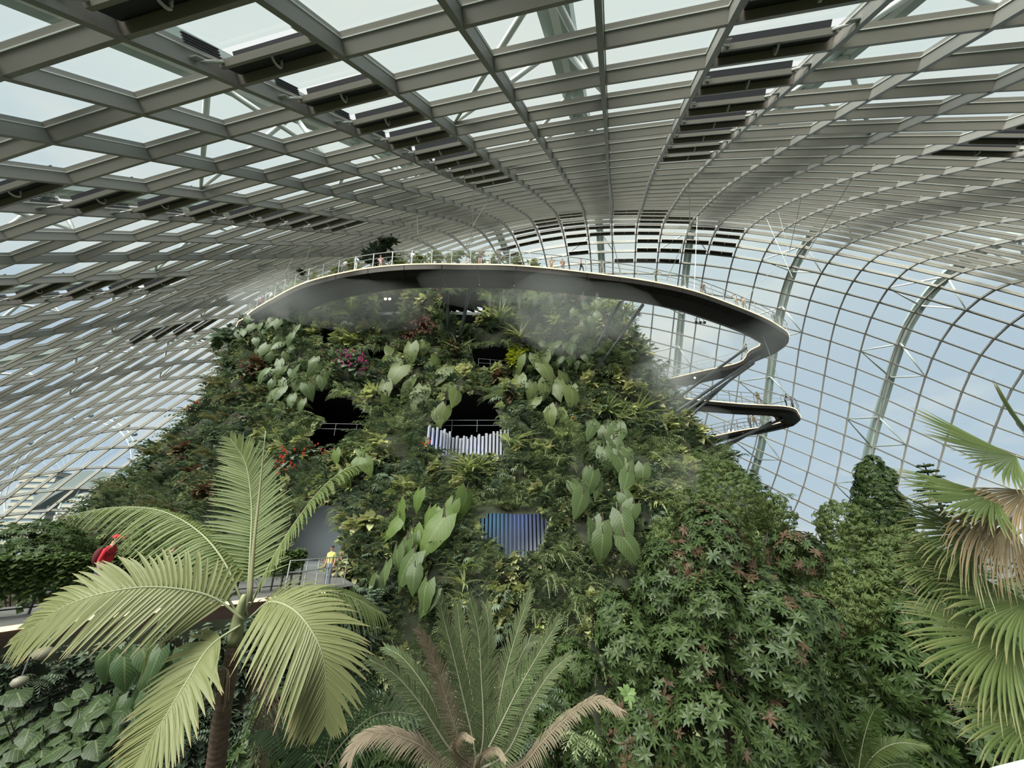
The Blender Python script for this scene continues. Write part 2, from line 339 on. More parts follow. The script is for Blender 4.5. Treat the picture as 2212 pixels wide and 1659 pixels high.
# open roof vents: dark box against the purlin, sash bar, hose and push rods
for (u, v) in sorted(VENTS):
    (P0, n0), (P1, n1) = [(GP[idx(k, v)], GN[idx(k, v)]) for k in (u, u+1)]
    b = -nrm(GB[idx(u, v)]+GB[idx(u+1, v)]); n = nrm(n0+n1); e = P1-P0
    ex = e*.86; o = P0+e*.07
    vb = Acc(); vb.obox(o+n*.20+b*.11, ex, b*.52, n*.05); vb.obox(o+n*.20+b*.11, ex, b*.04, n*.5);
    root = vb.build('roof_vent', M_DARK, ceiling)
    s = Acc(); s.obox(o+n*.14+b*.62, ex, b*.13, n*.16); s.build('sash_bar', M_STEEL, root)
    big_ = abs(proj(P0)[0]-proj(P1)[0]) > 60 and proj(P0)[2] < 40
    h = Acc(); m_ = o+ex*.52; h.tube(smooth_path([m_+n*.2+b*.66, m_+n*.02+b*.60, m_-n*.03+b*.42, m_+n*.18+b*.30], 10 if big_ else 5), .035, 6); h.build('hose', M_HOSE, root, True)
    if big_:
        r = Acc()
        for sgn, c in ((1, o-ex*.02), (-1, o+ex*1.02)):
            tip = c-ex*sgn*.03+b*1.25+n*.16; r.tube([c+ex*sgn*.08+b*.7+n*.25, (c+b*1.0+n*.2), tip], [.04, .04, .018], 6); r.obox(tip-n*.03-ex*sgn*.02, ex*sgn*.10, b*.22, n*.03)
        r.build('push_rod', M_RAIL, root)
        l = Acc()
        for k in range(4): l.obox(o+n*(.36+.06*k)+b*.66, ex*.02, b*.95, n*.03)
        l.build('side_louvre', M_DARK, root)

# outer arches that carry the shell, seen through the glass
for k, (u, name) in enumerate([(-16.7, 'a'), (-12.7, 'b'), (-8.7, 'c'), (-4.7, 'd'), (-.6, 'e'), (3.2, 'f'), (7.2, 'g'), (11.2, 'h')]):
    vv = np.arange(-6, 43.1, 1.0); P, n, A, B = dome(np.full(len(vv), u), vv); ok = P[:, 2] > FLOORZ
    P, n, A, vv = P[ok], n[ok], A[ok], vv[ok]
    root = empty('roof_arch', P[-1]); root.parent = ceiling
    off = 3.4
    prof = [(-.62, 0), (.62, 0), (.62, 1.0), (-.62, 1.0)]
    a = Acc(); a.sweep(P+n*off, prof, A, n); o = a.build('arch_beam', M_ARCH, root); o.matrix_parent_inverse = root.matrix_world.inverted(); o.location = -P[-1]
    a = Acc(); a.sweep(P+n*(off-.04), [(-.16, 0), (.16, 0), (.16, .05), (-.16, .05)], A, n); o = a.build('arch_lip', M_WHITE, root); o.location = -P[-1]
    a = Acc()
    for j in range(0, len(vv), 4):
        for du in (-1.0, 1.0):
            q, qn, _, _ = dome(np.array([round(u+du)]), np.array([round(vv[j])]))
            for dv in (-.9, .9):
                jj = np.clip(j+dv, 0, len(vv)-1); p = np.array([np.interp(jj, np.arange(len(vv)), (P+n*off)[:, c]) for c in range(3)])
                a.tube([q[0]+qn[0]*.5, (q[0]+qn[0]*.5)*.5+p*.5, p], [.07, .13, .13], 6)
    o = a.build('arch_strut', M_WHITE, root, True); o.location = -P[-1]; tag(o, kind='stuff')
# ------------------------------------------------------------------ ground, city outside
def under(root, o): o.parent = root; o.location = -root.location; return o
a = Acc(); th = np.linspace(0, 2*PI, 65)[:-1]
V = np.concatenate([[(0, 0, FLOORZ)], np.stack([130*np.cos(th), 45+130*np.sin(th), np.full(64, FLOORZ)], 1)])
o = mk('floor', V, [], M_FLOOR, tri=[(0, i+1, (i+1) % 64+1) for i in range(64)]); tag(o, 'dark planted floor of the dome', kind='structure')
V = np.concatenate([np.stack([132*np.cos(th), 45+132*np.sin(th), np.full(64, FLOORZ-.3)], 1), np.stack([2500*np.cos(th), 2500*np.sin(th), np.full(64, FLOORZ-1.)], 1)])
o = mk('ground', V, [(i, (i+1) % 64, 64+(i+1) % 64, 64+i) for i in range(64)], M_GROUND); tag(o, 'pale land outside the dome', kind='structure')
M_TOWER = plain('pale_tower', (.30, .28, .23), .8); M_TWIN = plain('tower_window', (.12, .16, .20), .3)
def tower(px, pyb, t, w, h, label, n):
    c = at(px, 1168, t); base = np.array([c[0], c[1], FLOORZ-1]); root = empty('tower', base)
    tag(root, label, 'building', 'towers beyond the glass')
    a = Acc(); a.box((-w/2, -w/2, 0), (w/2, w/2, h)); a.build('wall', M_TWIN, root)
    for k in range(n):
        b = Acc(); z = h*(k+.5)/n; b.box((-w/2-.7, -w/2-.7, z-h/n*.28), (w/2+.7, w/2+.7, z+h/n*.28)); b.build('floor_slab', M_TOWER, root)
tower(68, 1075, 330, 30, 70, 'cream slab tower nearest the left edge beyond the glass', 14)
tower(112, 1085, 400, 28, 64, 'grey glass tower between the two striped towers', 9)
tower(158, 1078, 320, 22, 60, 'narrow striped tower right of the grey one', 14)
# observation wheel far outside
wc = at(150, 1035, 400); R_ = 66.0; root = empty('observation_wheel', (wc[0], wc[1], FLOORZ-1)); tag(root, 'white observation wheel with glass capsules seen through the lower left panes', 'wheel')
ang = np.linspace(0, 2*PI, 73); M_WHEEL = plain('wheel_steel', (.40, .43, .46), .5); M_CAP = plain('capsule_glass', (.10, .15, .19), .2)
for r, nm in ((R_, 'outer_rim'), (R_*.92, 'inner_rim')):
    a = Acc(); a.tube(np.stack([wc[0]+r*np.cos(ang), np.full(73, wc[1]), wc[2]+r*np.sin(ang)], 1), .7, 5, cap=False); under(root, a.build(nm, M_WHEEL))
a = Acc()
for k in range(28): q = 2*PI*k/28; a.tube([wc, wc+R_*np.array([math.cos(q), 0, math.sin(q)])], .12, 3)
for s in (-1, 1): a.tube([(wc[0]+s*25, wc[1], FLOORZ-1), wc], 1.5, 5)
under(root, a.build('spokes', M_WHEEL))
for k in range(28):
    q = 2*PI*(k+.4)/28; a = Acc(); a.ball(wc+(R_+3.2)*np.array([math.cos(q), 0, math.sin(q)]), (3.4, 2.2, 2.2), 8); under(root, a.build('capsule', M_CAP, None, True))
# neighbouring glasshouse arch outside on the left
root = empty('glasshouse', at(190, 1168, 150)*np.array([1, 1, 0])+np.array([0, 0, FLOORZ-1])); tag(root, 'low grey glasshouse with a curved roof band beyond the left glass', 'greenhouse')
pts = smooth_path([at(90, 1090, 170), at(150, 1052, 165), at(205, 1036, 158), at(260, 1050, 150), at(300, 1085, 144), at(335, 1130, 140)], 24)
a = Acc(); T = nrm(np.gradient(pts, axis=0)); Bn = nrm(np.cross(T, np.array([0, 0, 1.]))); Nn = np.cross(Bn, T)
a.sweep(pts, [(-3, -3.2), (3, -3.2), (3, 3.2), (-3, 3.2)], Bn, Nn); under(root, a.build('roof_band', plain('far_grey_roof', (.11, .13, .13), .7)))
for k in range(2, 22, 3):
    a = Acc(); a.tube([pts[k], pts[k]*np.array([1, 1, 0])+np.array([0, 0, FLOORZ-1])], .35, 5); under(root, a.build('column', M_WHITE))

# ------------------------------------------------------------------ the planted mountain
MZ = np.array([-16, -9, -4.5, 0, 4, 8.6, 13, 18, 23, 28, 31, 33.5, 35.])
MCX = np.array([-5.5, -6.7, -6.8, -7.3, -7.5, -7.9, -8.9, -9.6, -10.5, -10.6, -11, -11.5, -12])
MRX = np.array([41, 38.9, 37.4, 36.6, 35.6, 34.2, 31.9, 30.6, 30.1, 28.6, 27, 22, 12.])-.8
MFR = np.array([9, 14, 18.5, 23.5, 28, 32.5, 35.3, 37.5, 39, 40.5, 42, 43.2, 45.]); MCY = 50.0
def wob(th, z): return 1+.018*np.sin(5*th+.31*z)+.010*np.sin(.9*z+3*th)
def lump(th, z): return .42*np.sin(16*th+.45*z)+.40*np.sin(27*th-.75*z+1)+.30*np.sin(51*th+1.1*z+2)+.24*np.sin(69*th-1.7*z)+.2*np.sin(1.5*z+9*th)
def mring(z): return np.interp(z, MZ, MCX), np.interp(z, MZ, MRX), MCY-np.interp(z, MZ, MFR)
def msurf(th, z):
    c, rx, ry = mring(z); w = wob(th, z); d = lump(th, z)
    return np.stack([c+(rx*w+d)*np.cos(th), MCY+(ry*w+d)*np.sin(th), np.asarray(z, float)], -1)
def mnorm(th, z):
    d = 1e-2; return nrm(np.cross(msurf(th+d, z)-msurf(th-d, z), msurf(th, z+d)-msurf(th, z-d)))
def mhit(px, py):
    t = np.arange(10, 90, .06); P = ray(px, py)[None]*t[:, None]; z = P[:, 2]
    c, rx, ry = mring(np.clip(z, -16, 35)); th = np.arctan2((P[:, 1]-MCY)/ry, (P[:, 0]-c)/rx)
    w = wob(th, z); d = lump(th, z); ins = (((P[:, 0]-c)/(rx*w+d))**2+((P[:, 1]-MCY)/(ry*w+d))**2 < 1) & (z < 35)
    if not ins.any(): return None
    k = ins.argmax(); n = mnorm(th[k:k+1], z[k:k+1])[0]; return P[k], n, t[k]
HOLES = {'cave': [(664, 850), (720, 838), (760, 868), (803, 905), (795, 935), (745, 965), (715, 990), (664, 992)],
 'upper': [(930, 925), (948, 882), (985, 846), (1060, 858), (1085, 905), (1086, 985), (1030, 992), (985, 986), (930, 976)],
 'lower': [(1036, 1118), (1060, 1107), (1130, 1107), (1183, 1120), (1180, 1165), (1150, 1196), (1100, 1201), (1048, 1195)],
 'door': [(622, 1140), (655, 1105), (700, 1095), (738, 1085), (738, 1180), (728, 1268), (618, 1268)],
 'nook': [(815, 640), (872, 640), (866, 695), (820, 700)], 'balcony': [(796, 758), (868, 756), (868, 788), (800, 788)],
 'terrace': [(1018, 752), (1096, 748), (1110, 800), (1030, 800)], 'exit': [(1392, 1146), (1452, 1150), (1452, 1215), (1392, 1215)],
 'dark1': [(690, 705), (720, 690), (735, 720), (700, 745)], 'gap': [(958, 640), (1050, 628), (1042, 690), (1010, 705), (962, 690)]}
def inpoly(px, py, poly):
    px, py = np.asarray(px), np.asarray(py); c = np.zeros(px.shape, bool); n = len(poly)
    for i in range(n):
        (x1, y1), (x2, y2) = poly[i], poly[i-1]
        if y1 == y2: continue
        c ^= ((y1 > py) != (y2 > py)) & (px < (x2-x1)*(py-y1)/(y2-y1)+x1)
    return c
def grow(poly, k):
    c = np.mean(poly, 0); return [tuple(c+(np.array(p)-c)*(1+k/np.linalg.norm(np.array(p)-c))) for p in poly]
nth, nz_ = 500, 170
thg = np.linspace(0, 2*PI, nth, endpoint=False); zg = np.linspace(-16, 35, nz_)
G = msurf(thg[None], zg[:, None]*np.ones((1, nth)))
i = np.arange(nz_-1)[:, None]*nth; j = np.arange(nth)[None]; j2 = (j+1) % nth
Q = np.stack([i+j, i+j2, i+nth+j2, i+nth+j], -1).reshape(-1, 4)
cen = G.reshape(-1, 3)[Q].mean(1); px, py, tt = proj(cen); kill = np.zeros(len(Q), bool)
front = cen[:, 1] < MCY
for nm, poly in HOLES.items():
    kill |= inpoly(px, py, poly) & (front | (nm == 'gap'))
mountain = mk('mountain', G.reshape(-1, 3), Q[~kill], M_SOIL, None, smooth=True)
tag(mountain, 'tall planted mountain wrapped in ferns and leafy plants, with dark cave openings and a walkway around its top', 'mountain')
top = Acc(); c_ = msurf(thg, np.full(nth, 34.98)); V = np.concatenate([c_, [c_.mean(0)]])
mk('summit', V, [], M_SOIL, mountain, tri=[(k, (k+1) % nth, nth) for k in range(nth)])
# rooms behind the openings: floors, back walls
a = Acc()
for z, m_ in ((17.2, 0), (6.0, 0), (-1.75, 0), (26, 0)):
    c, rx, ry = mring(z); q = np.linspace(0, 2*PI, 48, endpoint=False); Pm = np.stack([c+(rx-1.2)*np.cos(q), MCY+(ry-1.2)*np.sin(q), np.full(48, z)], 1)
    a.add(np.concatenate([Pm, Pm+[0, 0, .4]]), [(k, (k+1) % 48, 48+(k+1) % 48, 48+k) for k in range(48)])
    for zz in (0, .4): a.add(np.concatenate([Pm+[0, 0, zz], [[c, MCY, z+zz]]]), [(k, (k+1) % 48, 48, 48) for k in range(0, 48)][:0])
    n0 = 24
    a.add(np.concatenate([Pm, Pm+[0, 0, .4]]), [(k, k+1, 47-k-1, 47-k) for k in range(0, 23)]+[(48+k, 48+k+1, 95-k-1, 95-k) for k in range(0, 23)])
a.build('storey_slab', M_CONC, mountain)
M_BALUSTER = plain('dull_baluster', (.22, .23, .24), .5)
# balcony ledges and railings in the openings
def rail_run(root, pts, name='railing', h=1.1, posts=4):
    a = Acc()
    for zz in (h, h*.55): a.tube(np.array(pts)+[0, 0, zz], .02, 5)
    P = smooth_path(pts, posts)
    for p in P: a.tube([p, p+[0, 0, h]], .02, 5)
    return a.build(name, M_BALUSTER, root)
def hitp(px, py, inward=0.0):
    h = mhit(px, py); 
    return h[0]-h[1]*np.array([1, 1, 0])*inward
for (x0, y0, x1, y1) in ((1022, 788, 1108, 796), (930, 930, 1086, 928), (798, 784, 866, 784), (668, 946, 800, 930)):
    p0, p1 = hitp(x0, y0, .8), hitp(x1, y1, .8); z = (p0[2]+p1[2])/2; p0[2] = p1[2] = z
    rail_run(mountain, [p0, (p0+p1)/2, p1])
    if y0 in (930, 946): continue
    b = Acc(); d = p1-p0; n = np.array([-d[1], d[0], 0]); n = n/np.linalg.norm(n)
    b.obox(p0-[0, 0, .3], d, n*3.0, (0, 0, .28)); b.build('ledge', M_CONC, mountain)
# pleated light curtains in the two windows
M_CURT = plain('white_pleated_curtain', (.33, .33, .36), .6)
def zat(y, py):                         # height of a point at distance y that shows at picture row py
    b = (CY-py)/F; return y*(ST+b*CT)/(CT-b*ST)
def curtain(pts, top, bot, n, label):
    P = smooth_path(pts, n); T = nrm(np.gradient(P, axis=0)); Nn = np.stack([-T[:, 1], T[:, 0], 0*T[:, 0]], 1)
    tops = np.interp(np.linspace(0, 1, n), np.linspace(0, 1, len(top)), top); zb = min(zat(p[1], bot) for p in P)
    root = empty('tube_curtain', P[0]*[1, 1, 0]+[0, 0, zb]); tag(root, label, 'curtain')
    for i in range(n):
        a = Acc(); p = P[i]+Nn[i]*(.12 if i % 2 else -.12); a.tube([p*[1, 1, 0]+[0, 0, zb], p*[1, 1, 0]+[0, 0, zat(p[1], tops[i])+.15*math.sin(i*1.7)]], .11, 5); under(root, a.build('tube', M_CURT))
def hz(px, py, inward): p = mhit(px, py); return p[0]-nrm(p[1]*np.array([1, 1, 0]))*inward
def row(pp): return [at(px, py, t) for px, py, t in pp]
TU = mhit(1008, 1000)[2]; TL = mhit(1110, 1100)[2]
curtain(row([(922, 960, TU+2.2), (950, 960, TU+3.0), (968, 960, TU+4.0)]), [922, 927, 936], 1003, 13, 'short white tube curtain at the left of the upper mountain window')
curtain(row([(968, 965, TU+4.2), (1000, 965, TU+4.8), (1050, 965, TU+4.2), (1096, 965, TU+3.2)]), [944, 945, 938, 928], 1003, 32, 'long white tube curtain across the upper mountain window')
curtain(row([(1022, 1150, TL+1.2), (1075, 1150, TL+2.0), (1130, 1150, TL+2.0), (1196, 1150, TL+1.0)]), [1090, 1090], 1216, 40, 'pale lit tube curtain across the lower mountain window')
def lamp(p, col, e, r=.3):
    l = bpy.data.lights.new('lamp', 'POINT'); l.energy = e; l.color = col; l.shadow_soft_size = r; o = bpy.data.objects.new('lamp', l); COL.objects.link(o); o.location = p
for px, py, t, col, e in ((940, 955, TU+1.6, (.2, .35, 1), 45), (1025, 968, TU+3.4, (.3, .4, 1), 26), (1000, 925, TU+2.4, (.85, .9, 1), 26), (1060, 925, TU+2.0, (.85, .9, 1), 24),
                        (1070, 1122, TL+.9, (.2, .75, 1), 32), (1122, 1120, TL+.9, (.3, .4, 1), 42), (1100, 1200, TL-1.0, (.85, .95, 1), 50), (1155, 1196, TL-1.2, (.85, .95, 1), 40),
                        (650, 1180, 25.4, (1, .97, .95), 60), (700, 1160, 25.4, (.8, .9, 1), 40)):
    lamp(at(px, py, t), col, e)
# entrance wall behind the doorway, and a lit exit sign
p0, p1 = at(540, 1235, 28), at(800, 1235, 26.5); d = p1-p0; a = Acc(); a.obox((p0[0], p0[1], -1.8), (d[0], d[1], 0), (0, .3, 0), (0, 0, 5.2)); a.build('entrance_wall', plain('pale_grey_plaster', (.36, .42, .42), .8), mountain)
p = hz(1418, 1164, .6); a = Acc(); a.box(p-[.35, .05, .12], p+[.35, .05, .12]); o = a.build('exit_sign', glow('green_sign', (.25, .9, .6), 1.2), mountain)

# ------------------------------------------------------------------ walkways with people
UP = np.array([0, 0, 1.])
def walkway(root, C, hw, strips=(-1, 1), rails=(-1, 1), panel=5, post=2.0, rail_h=1.6, drop=1.0):
    T = nrm(np.gradient(C, axis=0)*[1, 1, .0]); S = np.cross(T, UP); U_ = np.broadcast_to(UP, S.shape)
    Pk = lambda o: under(root, o)
    a = Acc(); a.sweep(C, [(-hw, -.02), (hw, -.02), (hw, .03), (-hw, .03)], S, U_); Pk(a.build('deck', M_DECK))
    for k in range(0, len(C)-1, panel):
        e = min(k+panel, len(C)-1)+1; c, s, u = C[k:e], S[k:e], U_[k:e]
        g = .03*T[k:e]*np.linspace(1, -1, e-k)[:, None]
        for sd in (-1, 1):
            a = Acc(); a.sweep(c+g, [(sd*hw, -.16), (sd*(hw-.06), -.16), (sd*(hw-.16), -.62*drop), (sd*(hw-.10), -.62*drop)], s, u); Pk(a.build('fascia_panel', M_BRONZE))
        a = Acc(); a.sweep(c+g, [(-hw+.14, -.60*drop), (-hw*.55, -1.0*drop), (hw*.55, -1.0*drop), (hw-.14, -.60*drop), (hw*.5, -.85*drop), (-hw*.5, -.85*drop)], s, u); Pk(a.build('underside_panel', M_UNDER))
    for sd in strips:
        a = Acc(); a.sweep(C, [(sd*(hw+.02), -.11), (sd*(hw+.08), -.10), (sd*(hw+.08), .0), (sd*(hw+.02), .02)], S, U_); Pk(a.build('light_strip', M_LED))
    for sd in rails:
        lean = .18
        for hgt, r in ((rail_h, .05), (rail_h*.62, .032), (rail_h*.3, .016)):
            a = Acc(); a.tube(C+S*(sd*(hw-.02+lean*hgt/rail_h))[..., None] if False else C+S*(sd*(hw-.02+lean*hgt/rail_h))+UP*hgt, r, 5); Pk(a.build('handrail' if hgt == rail_h else 'rail_wire', M_RAIL))
        L_ = np.concatenate([[0], np.cumsum(np.linalg.norm(np.diff(C, axis=0), axis=1))])
        for s_ in np.arange(.5, L_[-1], post):
            c = np.array([np.interp(s_, L_, C[:, q]) for q in range(3)]); s = np.array([np.interp(s_, L_, S[:, q]) for q in range(3)]); t_ = np.array([np.interp(s_, L_, T[:, q]) for q in range(3)])
            a = Acc(); b0 = c+s*sd*(hw-.02)-UP*.1; a.obox(b0-t_*.04, t_*.08, s*sd*.06, UP*(rail_h+.1)+s*sd*lean); Pk(a.build('post', M_RAIL))
    return T, S
ZB = 26.5; HW = 1.7
EDGE = [(515, 703), (540, 675), (580, 650), (640, 618), (700, 598), (800, 578), (900, 570), (1005, 570.5), (1100, 572), (1200, 580), (1300, 592), (1400, 606), (1500, 628), (1600, 664), (1660, 690), (1690, 709)]
E_ = np.array([atz(x, y, ZB) for x, y in EDGE]); E_ = smooth_path(E_, 60); Te = nrm(np.gradient(E_, axis=0)); In = np.cross(UP, Te)
Cc = list(E_+In*HW)
back = [Cc[0]+np.array([1.0, 4.5, 0]), Cc[0]+np.array([4.0, 9, 0])]
tipc = Cc[-1]; ret = [tipc+np.array([1.6, 1.3, -.05]), tipc+np.array([2.0, 3.4, -.3]), tipc+np.array([.4, 5.2, -.7]), at(1604, 790, 56.5)*[1, 1, 0]+[0, 0, 24.3]+[.2, 1.6, 0], at(1520, 805, 57.5)+[0, 1.7, 0], at(1430, 824, 58.5)+[0, 1.7, 0], at(1370, 838, 60)+[0, 1.7, 0]]
ret[4][2] = 23.4; ret[5][2] = 22.4; ret[6][2] = 21.6
path1 = smooth_path(list(reversed(back))+Cc[::2]+ret, 150)
cloud = empty('cloud_walkway', path1[60]*[1, 1, 0]+[0, 0, ZB-1]); tag(cloud, 'high dark walkway with a glowing edge curving around the mountain top', 'walkway')
T1, S1 = walkway(cloud, path1, HW)
low = smooth_path([at(1390, 846, 50)+[0, 2, 0], at(1450, 857, 50.3)*[1, 1, 0]+[0, 1.6, 17.3], at(1600, 872, 52.5)*[1, 1, 0]+[0, 1.6, 17.25], at(1695, 880, 53.5)*[1, 1, 0]+[0, 1.5, 17.2], at(1722, 884, 54.8)*[1, 1, 0]+[-.2, 2.2, 17.0], at(1716, 884, 57)*[1, 1, 0]+[0, 2.2, 16.7],
      at(1668, 900, 57)*[1, 1, 0]+[0, 2.4, 15.9], at(1600, 918, 56.5)*[1, 1, 0]+[0, 1.6, 14.9], at(1515, 946, 55.5)*[1, 1, 0]+[0, 1.6, 13.5], at(1450, 968, 55)*[1, 1, 0]+[0, 1.6, 12.5]], 60)
lowr = empty('lower_walkway', low[20]*[1, 1, 0]+[0, 0, 15]); tag(lowr, 'lower hairpin walkway with a glowing edge jutting from the right side of the mountain', 'walkway')
T2, S2 = walkway(lowr, low, 1.5, drop=.8)
# struts
def strut(root, a, b, r=.2): q = Acc(); q.tube([a, b], r, 8); under(root, q.build('strut', M_STRUT, None, True))
def deckpt(px, py, z): return atz(px, py, z)
for x0, y0, x1, y1 in ((966, 628, 968, 738), (1014, 626, 988, 758), (1340, 652, 1258, 803), (1389, 658, 1276, 818)):
    strut(cloud, atz(x0, y0, ZB-.9), mhit(x1, y1)[0])
for x0, y0, x1, y1 in ((1612, 752, 1466, 858), (1640, 770, 1468, 884), (1628, 785, 1476, 893), (1600, 800, 1486, 905)):
    h = mhit(x1-26, y1+22) or mhit(x1-60, y1+40); strut(cloud, at(x0, y0, 55), at(x1-8, y1+6, h[2]+.8), .18)
for x0, y0, x1, y1 in ((1690, 905, 1540, 970), (1665, 912, 1532, 985)):
    strut(lowr, at(x0, y0, 56), at(x1, y1, 50), .17)
# hanging cables
NP = GP.reshape(-1, 3); nx, ny, nt_ = proj(NP); vis = (nt_ > 5) & (NP[:, 2] > 5)
def node(px, py):
    d = np.where(vis, (nx-px)**2+(ny-py)**2, 1e9); return NP[d.argmin()]
def cable(pts, r=.035): q = Acc(); q.tube(pts, r, 4); under(cloud, q.build('cable', M_WHITE))
for (bx, by), (jx, jy), ends in (((1006, 566), (1021, 488), [(1021, 406), (1057, 425)]), ((945, 560), (903, 508), [(846, 448), (903, 462)]), ((1340, 590), (1318, 495), [(1316, 398)]),
        ((1440, 606), (1490, 492), [(1490, 397), (1620, 372)]), ((1500, 625), (1505, 500), [(1503, 470)]), ((1600, 655), (1705, 545), [(1733, 430), (1680, 455)]), ((1690, 700), (1712, 600), [(1650, 470), (1828, 400)]),
        ((625, 620), (617, 588), [(596, 560), (630, 562)]), ((668, 608), (660, 565), [(636, 533), (668, 533)]), ((700, 595), (655, 560), [(640, 530)])):
    b = atz(bx, by, ZB+.1); n0 = [node(*e) for e in ends]; far = np.mean(n0, 0); tj = proj(b)[2]*.6+proj(far)[2]*.4; j_ = at(jx, jy, tj); cable([b, j_])
    for n_ in n0: cable([j_, n_])
cable([path1[112]+UP*0, at(1700, 870, proj(path1[112])[2])+np.array([0, 0, 0])])
# spotlights under the walkway
def spots(px, py, t, n, label, lit=True):
    root = empty('spotlight_cluster', at(px, py, t)); tag(root, label, 'spotlight')
    for k in range(n):
        a = Acc(); p = at(px+(k-(n-1)/2)*9, py, t); a.tube([p+[0, .25, .12], p, p-[0, .12, .06]], [.1, .17, .18], 8, cap=False); a.ball(p-[0, .1, .05], (.15, .05, .15), 8, 1)
        a.tube([p+UP*.1, p+UP*.7], .03, 4); under(root, a.build('lamp_head', [M_STRUT, M_SPOT if lit else M_DARK], None, True))
spots(838, 646, 41, 2, 'pair of lit warm spotlights under the left of the high walkway')
spots(1512, 697, 46, 3, 'three black spotlights hanging under the right arm of the high walkway', False)
spots(1578, 930, 55, 2, 'pair of lit spotlights under the lower hairpin walkway')
spots(1500, 816, 57, 1, 'single lit spotlight under the return arm of the high walkway')

# ------------------------------------------------------------------ people
def body_mesh(name, J, extra_edges=()):
    """J: joint -> (position, radius); one continuous skinned figure"""
    names = list(J); ix = {n: k for k, n in enumerate(names)}
    E = [('pelvis', 'spine'), ('spine', 'chest'), ('chest', 'neck'), ('neck', 'jaw'), ('jaw', 'head'), ('head', 'crown')]
    for s in 'lr': E += [('chest', 'sh'+s), ('sh'+s, 'el'+s), ('el'+s, 'wr'+s), ('wr'+s, 'ha'+s), ('pelvis', 'hi'+s), ('hi'+s, 'kn'+s), ('kn'+s, 'an'+s), ('an'+s, 'to'+s)]
    me = bpy.data.meshes.new(name); me.from_pydata([J[n][0] for n in names], [(ix[a], ix[b]) for a, b in E], [])
    o = bpy.data.objects.new(name, me); COL.objects.link(o)
    sk = o.modifiers.new('s', 'SKIN'); sk.use_smooth_shade = True
    for k, n in enumerate(names):
        v = me.skin_vertices[0].data[k]; r = J[n][1]; v.radius = r if isinstance(r, tuple) else (r, r); v.use_root = n == 'pelvis'
    o.modifiers.new('d', 'SUBSURF').levels = 1
    dg = bpy.context.evaluated_depsgraph_get(); m = bpy.data.meshes.new_from_object(o.evaluated_get(dg)); m.name = name
    bpy.data.objects.remove(o)
    # paint clothes by nearest limb
    seg = []
    kind = {'pelvis': 2, 'spine': 1, 'chest': 1, 'neck': 0, 'jaw': 0, 'head': 0, 'crown': 0}
    def col(a, b):
        if b in ('jaw', 'head', 'crown'): return 0
        if b[:2] == 'sh' or b in ('spine', 'chest'): return 1
        if b == 'neck': return 1
        if b[:2] == 'el': return 1
        if b[:2] in ('wr', 'ha'): return 0
        if b[:2] in ('hi', 'kn', 'an'): return 2
        return 3
    for a, b in E: seg.append((np.array(J[a][0]), np.array(J[b][0]), col(a, b)))
    c = np.zeros(len(m.polygons)*3); m.polygons.foreach_get('center', c); c = c.reshape(-1, 3); best = np.full(len(c), 1e9); mi = np.zeros(len(c), np.int32)
    for a, b, k in seg:
        d = b-a; t = np.clip(((c-a)@d)/(d@d), 0, 1); q = np.linalg.norm(c-a-t[:, None]*d, axis=1); w = q < best; best[w] = q[w]; mi[w] = k
    m.polygons.foreach_set('material_index', mi); m.polygons.foreach_set('use_smooth', np.ones(len(c), bool))
    bm = bmesh.new(); bm.from_mesh(m)
    # fingers, nose, ears, eyes
    def fin(p, q, r, mi_):
        t = Acc(); t.tube([p, (np.array(p)+np.array(q))/2+np.array([0, 0, -.004]), q], [r, r*.95, r*.7], 5); V, Q = t.arrays(); vs = [bm.verts.new(v) for v in V]
        for f in Q:
            if len(set(f)) == 4:
                try: g = bm.faces.new([vs[k] for k in f]); g.material_index = mi_; g.smooth = True
                except ValueError: pass
    for s in 'lr':
        h = np.array(J['ha'+s][0]); w = np.array(J['wr'+s][0]); d = nrm(h-w); side = nrm(np.cross(d, np.array([1., .2, .1])))
        for k in range(4): fin(h+side*(k-1.5)*.018, h+side*(k-1.5)*.022+d*(.075, .088, .082, .062)[k]+np.array([0, .012, -.01]), .0085, 0)
        fin(h-d*.03-side*.03, h-side*.055+d*.025, .010, 0)
    hd = np.array(J['head'][0]); f = nrm(np.array(J.get('_f', ((0, 1, 0), 0))[0])) if '_f' in J else np.array([0, 1., 0])
    r_ = np.cross(f, UP)
    fin(hd+f*.085+UP*-.005, hd+f*.118-UP*.03, .014, 0)
    for s in (-1, 1): fin(hd+r_*s*.088+UP*.02, hd+r_*s*.1-UP*.035, .014, 0); fin(hd+f*.086+r_*s*.032+UP*.012, hd+f*.094+r_*s*.036+UP*.010, .009, 4)
    fin(hd+f*.082-UP*.06-r_*.022, hd+f*.082-UP*.06+r_*.022, .006, 3)
    bm.to_mesh(m); bm.free(); return m
